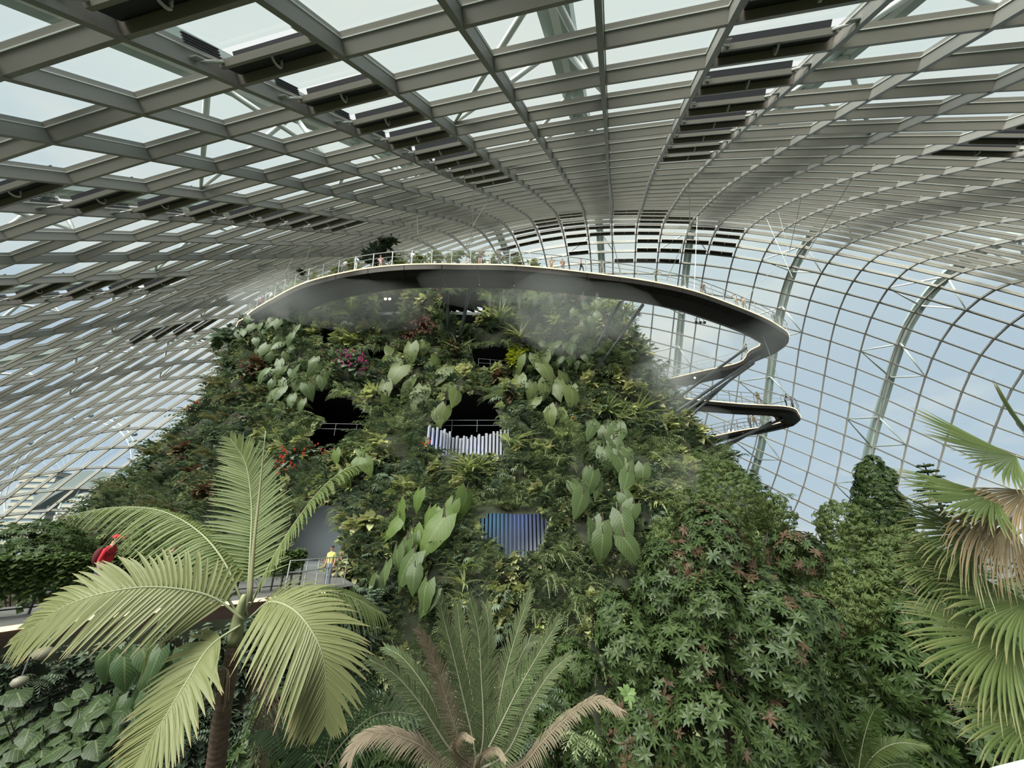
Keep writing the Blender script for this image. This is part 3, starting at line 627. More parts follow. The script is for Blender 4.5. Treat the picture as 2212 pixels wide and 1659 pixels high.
def joints(lean=0.0, arms='down', stride=.0, sc=1.0, tilt=0.0):
    J = dict(pelvis=((0, 0, .95), (.15, .11)), spine=((0, lean*.15, 1.12), (.135, .10)), chest=((0, lean*.38, 1.34), (.165, .11)), neck=((0, lean*.5, 1.49), .055),
             jaw=((0, lean*.58+.02, 1.56), (.065, .075)), head=((0, lean*.62+.03-tilt*.02, 1.635), (.078, .095)), crown=((0, lean*.64+.015, 1.70-abs(tilt)*.02), (.06, .07)))
    for s, k in (('l', 1), ('r', -1)):
        y = lean*.4; J['sh'+s] = ((k*.175, y, 1.40), .058)
        if arms == 'down': e, w, h = (k*.225, y-.03, 1.13), (k*.225, y+.06, .90), (k*.22, y+.09, .82)
        elif arms == 'rail': e, w, h = (k*.23, y+.10, 1.16), (k*.17, y+.36, 1.14), (k*.14, y+.43, 1.13)
        elif arms == 'phone': e, w, h = (k*.23, y+.16, 1.20), (k*.10, y+.34, 1.42), (k*.05, y+.37, 1.49)
        elif arms == 'one': e, w, h = ((k*.23, y+.16, 1.20), (k*.10, y+.34, 1.42), (k*.05, y+.37, 1.49)) if k > 0 else ((k*.225, y-.03, 1.13), (k*.225, y+.06, .90), (k*.22, y+.09, .82))
        J['el'+s] = (e, .043); J['wr'+s] = (w, .031); J['ha'+s] = (h, (.038, .024))
        J['hi'+s] = ((k*.09, 0, .90), .09); J['kn'+s] = ((k*.10, .03+k*stride, .50), .062); J['an'+s] = ((k*.10, -.02+k*stride*1.6, .10), .043); J['to'+s] = ((k*.11, .13+k*stride*1.6, .045), (.045, .035))
    if sc != 1: J = {k: (tuple(np.array(p)*sc), tuple(np.array(r)*sc) if isinstance(r, tuple) else r*sc) for k, (p, r) in J.items()}
    return J
POSES = {'stand': joints(), 'walk': joints(.05, 'down', .13), 'rail': joints(.35, 'rail'), 'phone': joints(.05, 'phone'), 'one': joints(.1, 'one', .05)}
PM = {k: body_mesh('person', J) for k, J in POSES.items()}
CLOTH = {}
def cloth(c):
    if c not in CLOTH: CLOTH[c] = plain('cloth_%d' % len(CLOTH), c, .85)
    return CLOTH[c]
M_SKIN = plain('skin', (.46, .27, .19), .55); M_HAIR = plain('dark_hair', (.016, .012, .010), .6); M_SHOE = plain('shoe', (.05, .05, .05), .6); M_EYE = plain('eye', (.01, .01, .01), .3)
WHITE, BLACK, GREY, NAVY, KHAKI, PINK, RED, TAN, BLUE, OLIVE = (.72, .72, .72), (.02, .02, .022), (.18, .18, .19), (.03, .045, .10), (.24, .22, .13), (.62, .36, .36), (.50, .03, .04), (.42, .29, .17), (.12, .22, .42), (.10, .12, .06)
for m in PM.values():
    for q in (M_SKIN, M_HAIR, M_HAIR, M_SHOE, M_EYE): m.materials.append(q)
def hair_mesh(J, long=False):
    a = Acc(); h = np.array(J['head'][0]); a.ball(h+[0, -.022, .028], (.088, .098, .088), 10)
    if long: a.ball(h+[0, -.06, -.09], (.075, .05, .15), 8)
    return a.mesh('hair', M_HAIR, True)
HM = {(k, l): hair_mesh(J, l) for k, J in POSES.items() for l in (False, True)}
def pack_mesh(J):
    a = Acc(); c = np.array(J['chest'][0]); a.ball(c+[0, -.19, -.10], (.15, .10, .22), 10)
    for s in (-1, 1): a.tube([c+[s*.10, -.10, .06], c+[s*.11, .06, .10], c+[s*.11, .12, -.02], c+[s*.10, -.08, -.22]], .018, 5)
    return a.mesh('backpack', M_DARK, True)
def person(p, face, pose, top_, legs, label, group=None, long=False, pack=None, sc=1.0):
    o = bpy.data.objects.new('person', PM[pose]); COL.objects.link(o); o.location = p; o.rotation_euler = (0, 0, math.atan2(face[1], face[0])-PI/2); o.scale = (sc,)*3
    tag(o, label, 'person', group)
    for k, c in ((1, top_), (2, legs)):
        o.material_slots[k].link = 'OBJECT'; o.material_slots[k].material = cloth(c)
    h = bpy.data.objects.new('hair', HM[(pose, long)]); COL.objects.link(h); h.parent = o
    if pack: b = bpy.data.objects.new('backpack', pack_mesh(POSES[pose])); COL.objects.link(b); b.parent = o; b.material_slots[0].link = 'OBJECT'; b.material_slots[0].material = cloth(pack)
    return o
ex = np.array([e[0] for e in EDGE]); ey = np.array([e[1] for e in EDGE])
def on_bridge(px, d): 
    p = atz(px, np.interp(px, ex, ey), ZB); k = np.linalg.norm(E_-p, axis=1).argmin(); q = p+In[k]*(.16+.4*max(0, d-.8)); q[2] = ZB+.03; return q, In[k], Te[k]
GB_ = 'visitors on the high walkway'
for px, d, face, pose, tp, lg, lab, lng, pk in (
    (552, 1.0, 'in', 'walk', RED, NAVY, 'visitor in a red top at the far left end of the high walkway', False, None),
    (572, 1.4, 'out', 'stand', WHITE, GREY, 'visitor in a white top beside the red one on the high walkway', False, None),
    (738, .9, 'in', 'walk', (.55, .56, .56), GREY, 'long-haired visitor in pale grey left of the blue-shirted man on the high walkway', True, None),
    (764, .8, 'in', 'stand', (.60, .68, .78), WHITE, 'man in a pale blue shirt with a grey backpack on the high walkway', False, (.30, .34, .40)),
    (812, 2.4, 'out', 'rail', PINK, TAN, 'visitor in a pink top on the far rail of the high walkway', True, None),
    (887, .9, 'in', 'rail', WHITE, GREY, 'visitor in a white jacket bending over the far side of the high walkway', False, None),
    (1036, 1.5, 'out', 'phone', (.10, .05, .05), PINK, 'visitor in dark maroon holding a phone near the middle of the high walkway', False, None),
    (1078, 1.3, 'out', 'one', (.05, .05, .055), GREY, 'visitor in black near the middle of the high walkway', False, None),
    (1196, 2.6, 'out', 'rail', (.55, .36, .22), TAN, 'visitor in orange brown leaning far back on the high walkway', True, None),
    (1221, 2.2, 'out', 'stand', (.25, .14, .10), GREY, 'visitor in brown right of the leaning one on the high walkway', False, None),
    (1258, 1.0, 'right', 'walk', PINK, BLACK, 'woman in a pink top and black trousers on the high walkway', True, None),
    (1304, .8, 'left', 'walk', GREY, (.25, .25, .26), 'visitor in dark grey with a bag right of the pink top on the high walkway', False, BLACK),
    (1420, .8, 'right', 'rail', KHAKI, OLIVE, 'hiker in khaki with a large olive backpack on the right of the high walkway', False, OLIVE),
    (1528, 1.2, 'left', 'walk', (.12, .09, .08), GREY, 'visitor in dark brown where the high walkway starts to bend on the right', False, None),
    (1597, 1.0, 'left', 'phone', WHITE, TAN, 'visitor in white taking a photo near the right bend of the high walkway', False, None),
    (1614, .9, 'left', 'one', TAN, KHAKI, 'visitor in tan beside the one in white near the right bend of the high walkway', False, None),
    (1681, 1.0, 'left', 'rail', NAVY, GREY, 'visitor in navy at the outermost tip of the high walkway', False, None)):
    q, n_, t_ = on_bridge(px, d); f = {'in': n_, 'out': -n_, 'right': t_-n_*.3, 'left': -t_-n_*.3}[face]
    person(q, f, pose, tp, lg, lab, GB_, lng, pk, 1.14)
def near_path(C, S, px, py, side):
    x, y, t = proj(C); k = np.hypot(x-px, y-py).argmin(); q = C[k]+S[k]*side; q[2] = C[k][2]+.03; return q
for px, py, sd, f, pose, tp, lg, lab in ((1606, 770, -.3, (-1, -.4), 'stand', OLIVE, BLACK, 'visitor on the return arm just inside the right bend'),
        (1438, 815, 0, (-1, .3), 'walk', GREY, GREY, 'left of two misty visitors where the return arm meets the mountain'), (1458, 812, .4, (1, -.3), 'stand', GREY, TAN, 'right of two misty visitors where the return arm meets the mountain')):
    person(near_path(path1[95:], S1[95:], px, py, -1.35), f, pose, tp, lg, lab, 'visitors on the return arm', sc=1.12)
for px, py, sd, f, pose, tp, lg, lab in ((1624, 868, 0, (-1, -.2), 'walk', TAN, TAN, 'visitor in tan walking along the lower hairpin walkway'), (1681, 872, .3, (1, -.4), 'rail', BLACK, BLACK, 'visitor in black leaning near the tip of the lower hairpin walkway'),
        (1706, 876, .2, (-1, .2), 'stand', BLUE, NAVY, 'visitor in blue at the tip of the lower hairpin walkway'), (1602, 915, 0, (-1, -.3), 'stand', GREY, GREY, 'left of two visitors on the bottom ramp of the lower walkway'), (1615, 912, .3, (1, .2), 'walk', TAN, TAN, 'right of two visitors on the bottom ramp of the lower walkway')):
    C_, S_ = (low[:32], S2[:32]) if py < 890 else (low[36:], S2[36:])
    person(near_path(C_, S_, px, py, 1.25 if py < 890 else -1.25), f, pose, tp, lg, lab, 'visitors on the lower walkway', sc=1.12)

# ------------------------------------------------------------------ garden path on the left with vine screen
ZF = -1.7
front_ = [atz(x, y, ZF) for x, y in ((-260, 1388), (0, 1354), (130, 1336), (330, 1315), (480, 1300), (640, 1283), (700, 1276))]
FR = smooth_path(front_, 24); Tg = nrm(np.gradient(FR, axis=0)); Ig = np.cross(UP, Tg)
gw = empty('garden_walkway', FR[8]); tag(gw, 'grey garden path with a glowing front edge leading left from the mountain door', 'walkway')
def strip(pts, prof, name, m): 
    a = Acc(); a.sweep(pts, prof, Ig, np.broadcast_to(UP, Ig.shape)); return under(gw, a.build(name, m))
strip(FR, [(0, -.35), (3.6, -.35), (3.6, 0), (0, 0)], 'slab', M_DECK)
strip(FR, [(-.03, -.10), (-.09, -.08), (-.09, -.01), (-.03, .0)], 'light_strip', M_LED)
strip(FR, [(-.02, -.55), (.1, -.55), (.1, -.10), (-.02, -.10)], 'fascia', plain('brown_fascia', (.07, .04, .03), .5))
vs = empty('vine_screen', FR[8]+Ig[8]*1.5+UP*0); tag(vs, 'vine covered wire railing along the back of the garden path', 'railing')
for k in range(0, 24, 1):
    b = FR[k]+Ig[k]*1.5; a = Acc(); a.obox(b, Tg[k]*.04, Ig[k]*.06, UP*1.2); under(vs, a.build('post', M_STRUT))
for h in (1.2, .85, .5, .15):
    a = Acc(); a.tube(FR+Ig*1.5+UP*h, .018, 5); under(vs, a.build('rail', M_STRUT))
# rail by the doorway
dr = empty('door_railing', atz(640, 1262, ZF)); tag(dr, 'thin steel railing beside the doorway at the end of the garden path', 'railing')
P_ = [atz(x, y, ZF) for x, y in ((612, 1290), (650, 1284), (700, 1272), (742, 1262))]
for h in (1.05, .7):
    a = Acc(); a.tube(smooth_path(P_, 8)+UP*h, .02, 5); under(dr, a.build('rail', M_RAIL))
for p in smooth_path(P_, 6): a = Acc(); a.tube([p, p+UP*1.05], .022, 5); under(dr, a.build('post', M_RAIL))
# man in red with a cap, walking behind the vines
PM['red'] = body_mesh('person', joints(.14, 'down', .12)); POSES['red'] = joints(.14, 'down', .12)
for q in (M_SKIN, M_HAIR, M_HAIR, M_SHOE, M_EYE): PM['red'].materials.append(q)
HM[('red', False)] = hair_mesh(POSES['red'])
pr = at(192, 1300, 9.6); pr[2] = ZF
man = person(pr, (1, .28), 'red', (.52, .015, .03), (.03, .04, .08), 'bearded man in a red cap and red shirt leaning forward behind the vine screen', None, False, (.10, .01, .015), 1.04)
h = np.array(POSES['red']['head'][0]); a = Acc(); a.ball(h+[0, -.008, .05], (.094, .106, .07), 12); a.obox(h+[-.07, .06, .055], (.14, 0, 0), (0, .12, -.03), (0, 0, .014)); o = a.build('cap', cloth((.55, .02, .03)), man, True)
a = Acc(); a.ball(h+[0, .055, -.072], (.062, .055, .05), 10); a.build('beard', M_HAIR, man, True)
pb = atz(705, 1268, ZF); person(pb, (-.2, -1), 'stand', (.50, .46, .16), (.12, .14, .2), 'dark-haired boy in a yellow shirt standing in the mountain doorway', None, False, None, .84)
person(at(338, 1300, 11.5)*[1, 1, 0]+[0, 0, ZF], (1, .2), 'walk', (.62, .30, .30), GREY, 'visitor in a pink top mostly hidden by the palm on the garden path', None, True, None, .92)
# camera-side handrail, bottom right corner
a = Acc(); a.tube([at(2100, 1690, 1.25), at(2160, 1670, 1.2), at(2230, 1654, 1.15), at(2330, 1640, 1.1)], .016, 10); o = a.build('handrail', M_WHITE, None, True); tag(o, 'white handrail end at the bottom right corner', 'railing')
# ------------------------------------------------------------------ leaf shapes
def blade(n, L=1.0, w=.3, prof=None, fold=.25, droop=.3, y0=0.0):
    """folded leaf along +Y, face +Z; returns V, Q, uv"""
    s = np.linspace(0, 1, n+1)
    pr = np.interp(s, *prof) if prof is not None else np.sin(PI*np.clip(s, .02, 1)**.8)
    pr = np.maximum(pr, .02); y = y0+L*s; z = -droop*L*s*s
    V = np.zeros((n+1, 3, 3))
    V[:, 1] = np.stack([0*s, y, z], 1)
    for k, sg in ((0, -1), (2, 1)): V[:, k] = np.stack([sg*w*pr, y+0*s, z+fold*w*pr], 1)
    Q = [(i*3+k, i*3+k+1, i*3+4+k, i*3+3+k) for i in range(n) for k in (0, 1)]
    uv = np.stack([np.tile([-1., 0, 1], (n+1, 1)), np.repeat(s[:, None], 3, 1)], -1)
    return V.reshape(-1, 3), np.array(Q), uv.reshape(-1, 2)
def heart(n=9, L=1.0, w=.36, droop=.25, wave=.025):
    V, Q, uv = blade(n, L, w, ((0, .06, .16, .3, .5, .7, .87, 1), (.52, .80, .97, 1, .86, .60, .28, .02)), -.24, droop)
    V = V.reshape(-1, 3, 3)
    s = np.linspace(0, 1, n+1); back = .22*L*np.maximum(0, 1-s/.3)**1.3
    for k in (0, 2): V[:, k, 1] -= back; V[:, k, 2] += wave*L*np.sin(s*17+k)
    return V.reshape(-1, 3), Q, uv
def rotm(ax, a):
    c, s = math.cos(a), math.sin(a); x, y, z = ax
    return np.array([[c+x*x*(1-c), x*y*(1-c)-z*s, x*z*(1-c)+y*s], [y*x*(1-c)+z*s, c+y*y*(1-c), y*z*(1-c)-x*s], [z*x*(1-c)-y*s, z*y*(1-c)+x*s, c+z*z*(1-c)]])
XA, YA, ZA = np.eye(3)
def fern_frond(L=1.0, npair=9, lw=.2, el=.8, arch=1.7, seed=0):
    """arching frond in the Y-Z plane with paired leaflets (single quads)"""
    r = np.random.default_rng(seed); s = np.linspace(0, 1, 9); an = el-arch*s**1.2
    y = np.concatenate([[0], np.cumsum(np.cos(an[:-1]))*L/8]); z = np.concatenate([[0], np.cumsum(np.sin(an[:-1]))*L/8])
    a = Acc()
    for i in range(0, 8, 4):
        a.add([(-.008*L, y[i], z[i]), (.008*L, y[i], z[i]), (.005*L, y[i+4], z[i+4]), (-.005*L, y[i+4], z[i+4])], [(0, 1, 2, 3)])
    for k in range(npair):
        q = .14+.84*k/(npair-1); yy, zz = np.interp(q, s, y), np.interp(q, s, z); t = np.interp(q, s, an); ty, tz = math.cos(t), math.sin(t)
        l = lw*L*math.sin(PI*min(1, q*.8+.22))**.7*r.uniform(.85, 1.1); h = .55*L/npair
        for sg in (-1, 1):
            dn = -.28*l; f = .35*l
            a.add([(0, yy-ty*h*.5, zz-tz*h*.5), (sg*l*.55, yy+f*.5*ty-ty*h*.5, zz+f*.5*tz+dn*.3-h*.2), (sg*l, yy+f*ty, zz+f*tz+dn), (sg*l*.45, yy+f*.5*ty+ty*h*.55, zz+f*.4*tz+tz*h*.5+dn*.2)], [(0, 1, 2, 3)])
    return a.arrays()
def wall_fern(seed, n=9, npair=9):
    r = np.random.default_rng(seed); a = Acc()
    for k in range(n):
        V, Q = fern_frond(r.uniform(.7, 1.1), npair, .2, r.uniform(.3, 1.1), r.uniform(1.5, 2.3), seed*50+k); a.add(V@rotm(ZA, r.uniform(-1.5, 1.5)).T, Q)
    return a
def hanging_fern(seed, n=8):
    r = np.random.default_rng(seed); a = Acc()
    for k in range(n):
        V, Q = fern_frond(r.uniform(1.2, 2.0), 16, .085, r.uniform(.1, .6), r.uniform(1.9, 2.2), seed*60+k); a.add(V@rotm(ZA, r.uniform(-1.3, 1.3)).T, Q)
    return a
def broad_plant(seed, n=16, L=.42, w=.13, spread=1.5, droop=.35, nseg=3):
    r = np.random.default_rng(seed); a = Acc()
    for k in range(n):
        V, Q, uv = blade(nseg, r.uniform(.7, 1.15)*L, w*r.uniform(.8, 1.15), None, .2, droop); R = rotm(ZA, r.uniform(-spread, spread))@rotm(XA, r.uniform(-.7, .9))@rotm(YA, r.uniform(-.4, .4))
        p = R@np.array([0, r.uniform(.05, .5)*L, 0])+[0, 0, r.uniform(-.4, .5)*L]; a.add(V@R.T+p, Q, 0, uv)
    return a
def palmate_plant(seed, n=7):
    r = np.random.default_rng(seed); a = Acc()
    for k in range(n):
        R0 = rotm(ZA, r.uniform(-1.4, 1.4))@rotm(XA, r.uniform(-.6, .6)); p = R0@np.array([0, r.uniform(.3, .7), 0])
        for j in range(8):
            V, Q, uv = blade(2, r.uniform(.3, .42), .04, None, .15, .5); a.add(V@(R0@rotm(ZA, -1.5+j*.43)@rotm(XA, -.25)).T+p, Q, 0, uv)
    return a
def strap_plant(seed, n=14, L=1.0, w=.05):
    r = np.random.default_rng(seed); a = Acc()
    for k in range(n):
        V, Q, uv = blade(5, L*r.uniform(.7, 1.2), w, ((0, .2, .6, 1), (.6, 1, .9, .05)), .25, r.uniform(.6, 1.1)); a.add(V@(rotm(ZA, r.uniform(-1.5, 1.5))@rotm(XA, r.uniform(.2, 1.1))).T, Q, 0, uv)
    return a
def whorl(seed, n=7, L=.17, w=.034, up=.5, nseg=3, droop=.25):
    r = np.random.default_rng(seed); a = Acc(); o = r.uniform(0, 6)
    for k in range(n):
        V, Q, uv = blade(nseg, L*r.uniform(.75, 1.15), w*r.uniform(.85, 1.15), ((0, .3, .66, .88, 1), (.12, .55, 1, .78, .08)), .18, droop)
        a.add(V@(rotm(ZA, o+k*2*PI/n+r.uniform(-.25, .25))@rotm(XA, up*r.uniform(.3, 1.5))).T, Q, 0, uv)
    return a

G_FERN = leafmat('fern_green', [(0.164, 0.215, 0.103), (0.290, 0.349, 0.175), (0.429, 0.465, 0.277)], .55, .3)
G_DEEP = leafmat('deep_green', [(0.076, 0.116, 0.076), (0.152, 0.197, 0.131), (0.253, 0.291, 0.212)], .45, .22)
G_MIX = leafmat('mixed_green', [(0.152, 0.197, 0.073), (0.342, 0.384, 0.146), (0.505, 0.512, 0.263), (0.329, 0.291, 0.175)], .5, .3)
C_FERN = leafmat('darkened_fern_green', [(0.076, 0.111, 0.051), (0.152, 0.192, 0.095), (0.240, 0.274, 0.153)], .55, .3)  # darker copies of the plant greens: depth shade put into the cover's colour
C_DEEP = leafmat('darkened_deep_green', [(0.032, 0.056, 0.035), (0.076, 0.107, 0.065), (0.130, 0.163, 0.112)], .45, .22)
C_MIX = leafmat('darkened_mixed_green', [(0.082, 0.111, 0.043), (0.177, 0.210, 0.088), (0.278, 0.291, 0.146), (0.190, 0.163, 0.103)], .5, .3)
G_OLIVE = leafmat('olive_brown_leaf', [(.10, .10, .045), (.17, .16, .07), (.20, .14, .07)], .55, .3)
G_BIG = leafmat('large_leaf_green', [(0.071, 0.098, 0.029), (0.105, 0.133, 0.042), (0.134, 0.164, 0.053)], .4, .3, veins=9)
G_BIGD = leafmat('large_leaf_dark', [(0.045, 0.073, 0.027), (0.071, 0.105, 0.038), (0.098, 0.129, 0.048)], .4, .25, veins=9)
G_BRIGHT = leafmat('bright_leaf_green', [(0.095, 0.146, 0.035), (0.136, 0.195, 0.050)], .4, .35, veins=9)
G_YELLOW = leafmat('yellow_green_leaf', [(.26, .30, .04), (.38, .40, .06)], .5, .35)
G_RED = leafmat('bronze_red_leaf', [(.085, .06, .035), (.13, .075, .045), (.10, .095, .045)], .5, .25)
P_PINK = leafmat('pink_petal', [(.55, .10, .30), (.75, .22, .45)], .6, .2)
P_ROSE = leafmat('dusty_rose_petal', [(.42, .18, .20), (.55, .28, .28)], .6, .2)
P_RED = leafmat('coral_petal', [(.75, .10, .06), (.80, .25, .15)], .6, .2)
P_PALE = leafmat('pale_pink_petal', [(.72, .42, .42), (.80, .60, .55)], .6, .2)

G_SHADE = leafmat('dark_arum_leaf', [(.03, .06, .022), (.05, .09, .035), (.075, .12, .05)], .4, .2, veins=9)
# ------------------------------------------------------------------ planting on the mountain
def sample_mountain(n, seed=1, holes=9, pw=1.6):
    """random points on the visible face, denser towards the viewer's side of the mountain"""
    r = np.random.default_rng(seed); m = n*40
    th = r.uniform(PI*.93, PI*2.07, m); z = r.uniform(-11, 35.2, m)
    c, rx, ry = mring(z); sp = np.hypot(rx*np.sin(th), ry*np.cos(th))/42; sl = np.abs(np.interp(z+.3, MZ, MFR)-np.interp(z-.3, MZ, MFR))/.6; sp = sp*np.hypot(1, sl*np.abs(np.sin(th)))
    P = msurf(th, z); x, y, t = proj(P); sp = sp*(32/np.maximum(t, 12))**pw/3.2; keep = r.uniform(0, 1, m) < sp
    th, z, P, x, y, t = th[keep], z[keep], P[keep], x[keep], y[keep], t[keep]; Nn = mnorm(th, z)
    ok = (t > 8) & (x > -150) & (x < 1900) & (y < 1740) & ((Nn*nrm(-P)).sum(1) > -.25)
    for nm, poly in HOLES.items(): ok &= ~(inpoly(x, y, grow(poly, holes)) & ((Nn*nrm(-P)).sum(1) > 0))
    P, Nn, x, y, t = P[ok], Nn[ok], x[ok], y[ok], t[ok]
    far = np.flatnonzero((P[:, 0] < -30) & (P[:, 2] > 18)); keep = np.ones(len(P), bool)      # keep clear of the glass on the left shoulder
    for q in far:
        g = np.argmin(((GP.reshape(-1, 3)-P[q])**2).sum(1)); keep[q] = (GP.reshape(-1, 3)[g]-P[q])@GN.reshape(-1, 3)[g] > 1.7
    P, Nn, x, y, t = P[keep], Nn[keep], x[keep], y[keep], t[keep]
    assert len(P) >= n, len(P)
    return P[:n], Nn[:n], x[:n], y[:n], t[:n]
def outward(Nn): h = Nn*np.array([1, 1, 0]); return nrm(h)
def wallM(P, Nn, S, jit=.5, seed=0):
    """plants face out from the wall (local Y) and keep local Z as upright as the slope allows"""
    r = np.random.default_rng(seed); O = outward(Nn); k = len(P); a = r.uniform(-jit, jit, k)
    O = np.stack([O[:, 0]*np.cos(a)-O[:, 1]*np.sin(a), O[:, 0]*np.sin(a)+O[:, 1]*np.cos(a), 0*a], 1)
    Y = nrm(O*.45+np.asarray(Nn)*.75+r.normal(size=(k, 3))*.08); X = nrm(np.cross(Y, UP)); Z = np.cross(X, Y)
    M = np.zeros((k, 4, 4)); S = np.broadcast_to(np.asarray(S, float), (k,))
    M[:, :3, 0] = X*S[:, None]; M[:, :3, 1] = Y*S[:, None]; M[:, :3, 2] = Z*S[:, None]; M[:, :3, 3] = P; M[:, 3, 3] = 1; return M
def cover(name, acc, P, Nn, S, m, parent, seed, jit=.7):
    V, Q = acc.arrays(); V, Q = inst(V, Q, wallM(P, Nn, S, jit, seed)); o = mk(name, V, Q, m, parent); tag(o, kind='stuff'); return o
def zone(x, y): return np.sin(x*.021+1.3)+np.sin(y*.027+x*.009)+.6*np.sin((x-y)*.05)
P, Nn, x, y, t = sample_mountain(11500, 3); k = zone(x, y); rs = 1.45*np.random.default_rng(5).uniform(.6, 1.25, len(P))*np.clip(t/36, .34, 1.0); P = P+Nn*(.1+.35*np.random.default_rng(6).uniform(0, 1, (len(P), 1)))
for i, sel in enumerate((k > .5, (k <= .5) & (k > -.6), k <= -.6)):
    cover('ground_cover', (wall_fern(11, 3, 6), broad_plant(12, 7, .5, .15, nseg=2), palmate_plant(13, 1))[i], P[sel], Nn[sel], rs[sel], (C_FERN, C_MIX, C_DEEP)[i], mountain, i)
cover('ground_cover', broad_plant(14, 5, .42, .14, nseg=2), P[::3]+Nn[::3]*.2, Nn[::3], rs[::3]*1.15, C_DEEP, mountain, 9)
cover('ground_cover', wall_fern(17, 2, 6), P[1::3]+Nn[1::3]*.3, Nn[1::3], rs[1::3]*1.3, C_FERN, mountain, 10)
def plants(meshes, P, Nn, S, name, cat, labelf, group, seed, jit=.5, out=.25):
    M = wallM(P+Nn*out, Nn, S, jit, seed); r = np.random.default_rng(seed)
    for i in range(len(P)):
        o = put(name, meshes[i % len(meshes)]); o.matrix_world = mat4(M[i]); tag(o, labelf(i), cat, group)
FERN = [wall_fern(20+k).mesh('fern', G_FERN) for k in range(4)]; FERND = [wall_fern(30+k).mesh('fern', G_DEEP) for k in range(3)]
HANG = [hanging_fern(40+k).mesh('hanging_fern', G_FERN) for k in range(3)]
BROAD = [broad_plant(50+k, 18, .5, .16).mesh('leafy_plant', G_MIX) for k in range(4)]; BROADD = [broad_plant(56+k, 18, .5, .15).mesh('leafy_plant', G_DEEP) for k in range(3)]
PALM = [palmate_plant(60+k, 9).mesh('umbrella_plant', G_DEEP) for k in range(3)]; STRAP = [strap_plant(66+k).mesh('strap_leaf_plant', G_MIX) for k in range(3)]
def where(px, py):
    if py < 720: return 'just under the left of the high walkway' if px < 760 else ('just under the middle of the high walkway' if px < 1080 else 'just under the right of the high walkway')
    if py < 835: return 'on the upper left shoulder' if px < 640 else 'above the cave' if px < 800 else 'between the small balcony and the terrace opening' if px < 1015 else 'right of the terrace opening'
    if py < 1000: return 'on the left flank' if px < 560 else 'left of the cave' if px < 665 else 'between the cave and the upper window' if px < 940 else 'right of the upper window' if px < 1230 else 'on the misty right flank'
    if py < 1105: return 'low on the left flank' if px < 560 else 'below the cave' if px < 800 else 'between the upper and lower windows' if px < 1200 else 'on the right flank behind the magnolia'
    if py < 1215: return 'above the garden path on the left' if px < 630 else 'between the doorway and the lower window' if px < 1040 else 'right of the lower window'
    return 'beside the doorway' if px < 860 else 'below the lower window' if px < 1200 else 'at the lower right foot behind the magnolia'
P, Nn, x, y, t = sample_mountain(1750, 8, 14); sc = 1.12*np.random.default_rng(2).uniform(1.2, 2.1, 1750)*np.clip(t/36, .45, 1.1); k = zone(x, y)
OLV = [wall_fern(36+q).mesh('fern', G_OLIVE) for q in range(2)]
SHOWY = [(900, 830, 88, 80), (1185, 860, 66, 82), (940, 1165, 62, 75), (890, 1290, 85, 75), (1305, 1010, 68, 78), (1310, 1190, 85, 68), (600, 735, 75, 42), (640, 830, 64, 42), (1215, 775, 48, 28), (765, 812, 62, 34), (918, 747, 64, 38), (1130, 787, 36, 40), (665, 1012, 72, 28), (1235, 665, 40, 36), (720, 1245, 50, 36)]
free = np.ones(len(P), bool)                # leave room for the large-leaved climbers and flower clumps
for a, b, c, d in SHOWY: free &= ((x-a)/(c*1.1))**2+((y-b-10)/(d*1.1))**2 > 1
P, Nn, x, y, t, sc, k = P[free], Nn[free], x[free], y[free], t[free], sc[free], k[free]
left = x < 560; used = np.zeros(len(P), bool)
for sel, n, ms, nm, ct, look in (
    ((k > .4) & ~left, 135, FERN, 'fern', 'fern', 'feathery green fern clump'), ((k > -.2) & left, 38, FERND+OLV, 'fern', 'fern', 'olive green fern clump'),
    ((k <= .4) & (k > -.4) & ~left, 125, BROAD, 'leafy_plant', 'plant', 'light green broad-leaved plant'), ((k <= -.2) & left, 40, BROADD, 'leafy_plant', 'plant', 'dark green broad-leaved plant'),
    ((k <= -.4) & (k > -.9) & ~left, 110, PALM, 'umbrella_plant', 'plant', 'dark finger-leaved plant'), ((k <= -.9) & ~left, 70, STRAP, 'strap_leaf_plant', 'plant', 'tuft of strap leaves')):
    w = np.flatnonzero(sel)[:n]; used[w] = True
    plants(ms, P[w], Nn[w], sc[w], nm, ct, lambda i, w=w, look=look: look+' '+where(x[w[i]], y[w[i]])+' of the mountain', None, n, .5, .55)
    for o in list(COL.objects)[-len(w):]: o['group'] = o['label'].replace('clump', 'clumps')
w = np.flatnonzero(~used & ~left)[:420]
cover('fern_cover', wall_fern(21, 8), P[w[::2]]+Nn[w[::2]]*.45, Nn[w[::2]], sc[w[::2]], G_FERN, mountain, 51); cover('leafy_cover', broad_plant(51, 16, .5, .16), P[w[1::2]]+Nn[w[1::2]]*.45, Nn[w[1::2]], sc[w[1::2]], G_MIX, mountain, 52)
w = np.flatnonzero(~used & left)[:200]; cover('fern_cover', wall_fern(22, 8), P[w]+Nn[w]*.4, Nn[w], sc[w], G_OLIVE, mountain, 53)
w = np.flatnonzero((x > 1150) & (x < 1420) & (y > 1180) & (y < 1480))[:34]
plants(HANG, P[w], Nn[w], sc[w]*1.1, 'hanging_fern', 'fern', lambda i: 'long hanging fern on the lower right of the mountain front', 'hanging ferns below the lower window', 4)
w = np.flatnonzero((x > 1050) & (x < 1500) & (y > 850) & (y < 1180))[:50]
plants(HANG, P[w], Nn[w], sc[w]*.8, 'hanging_fern', 'fern', lambda i: 'long trailing fern on the misty right flank of the mountain', 'trailing ferns on the right flank', 5)
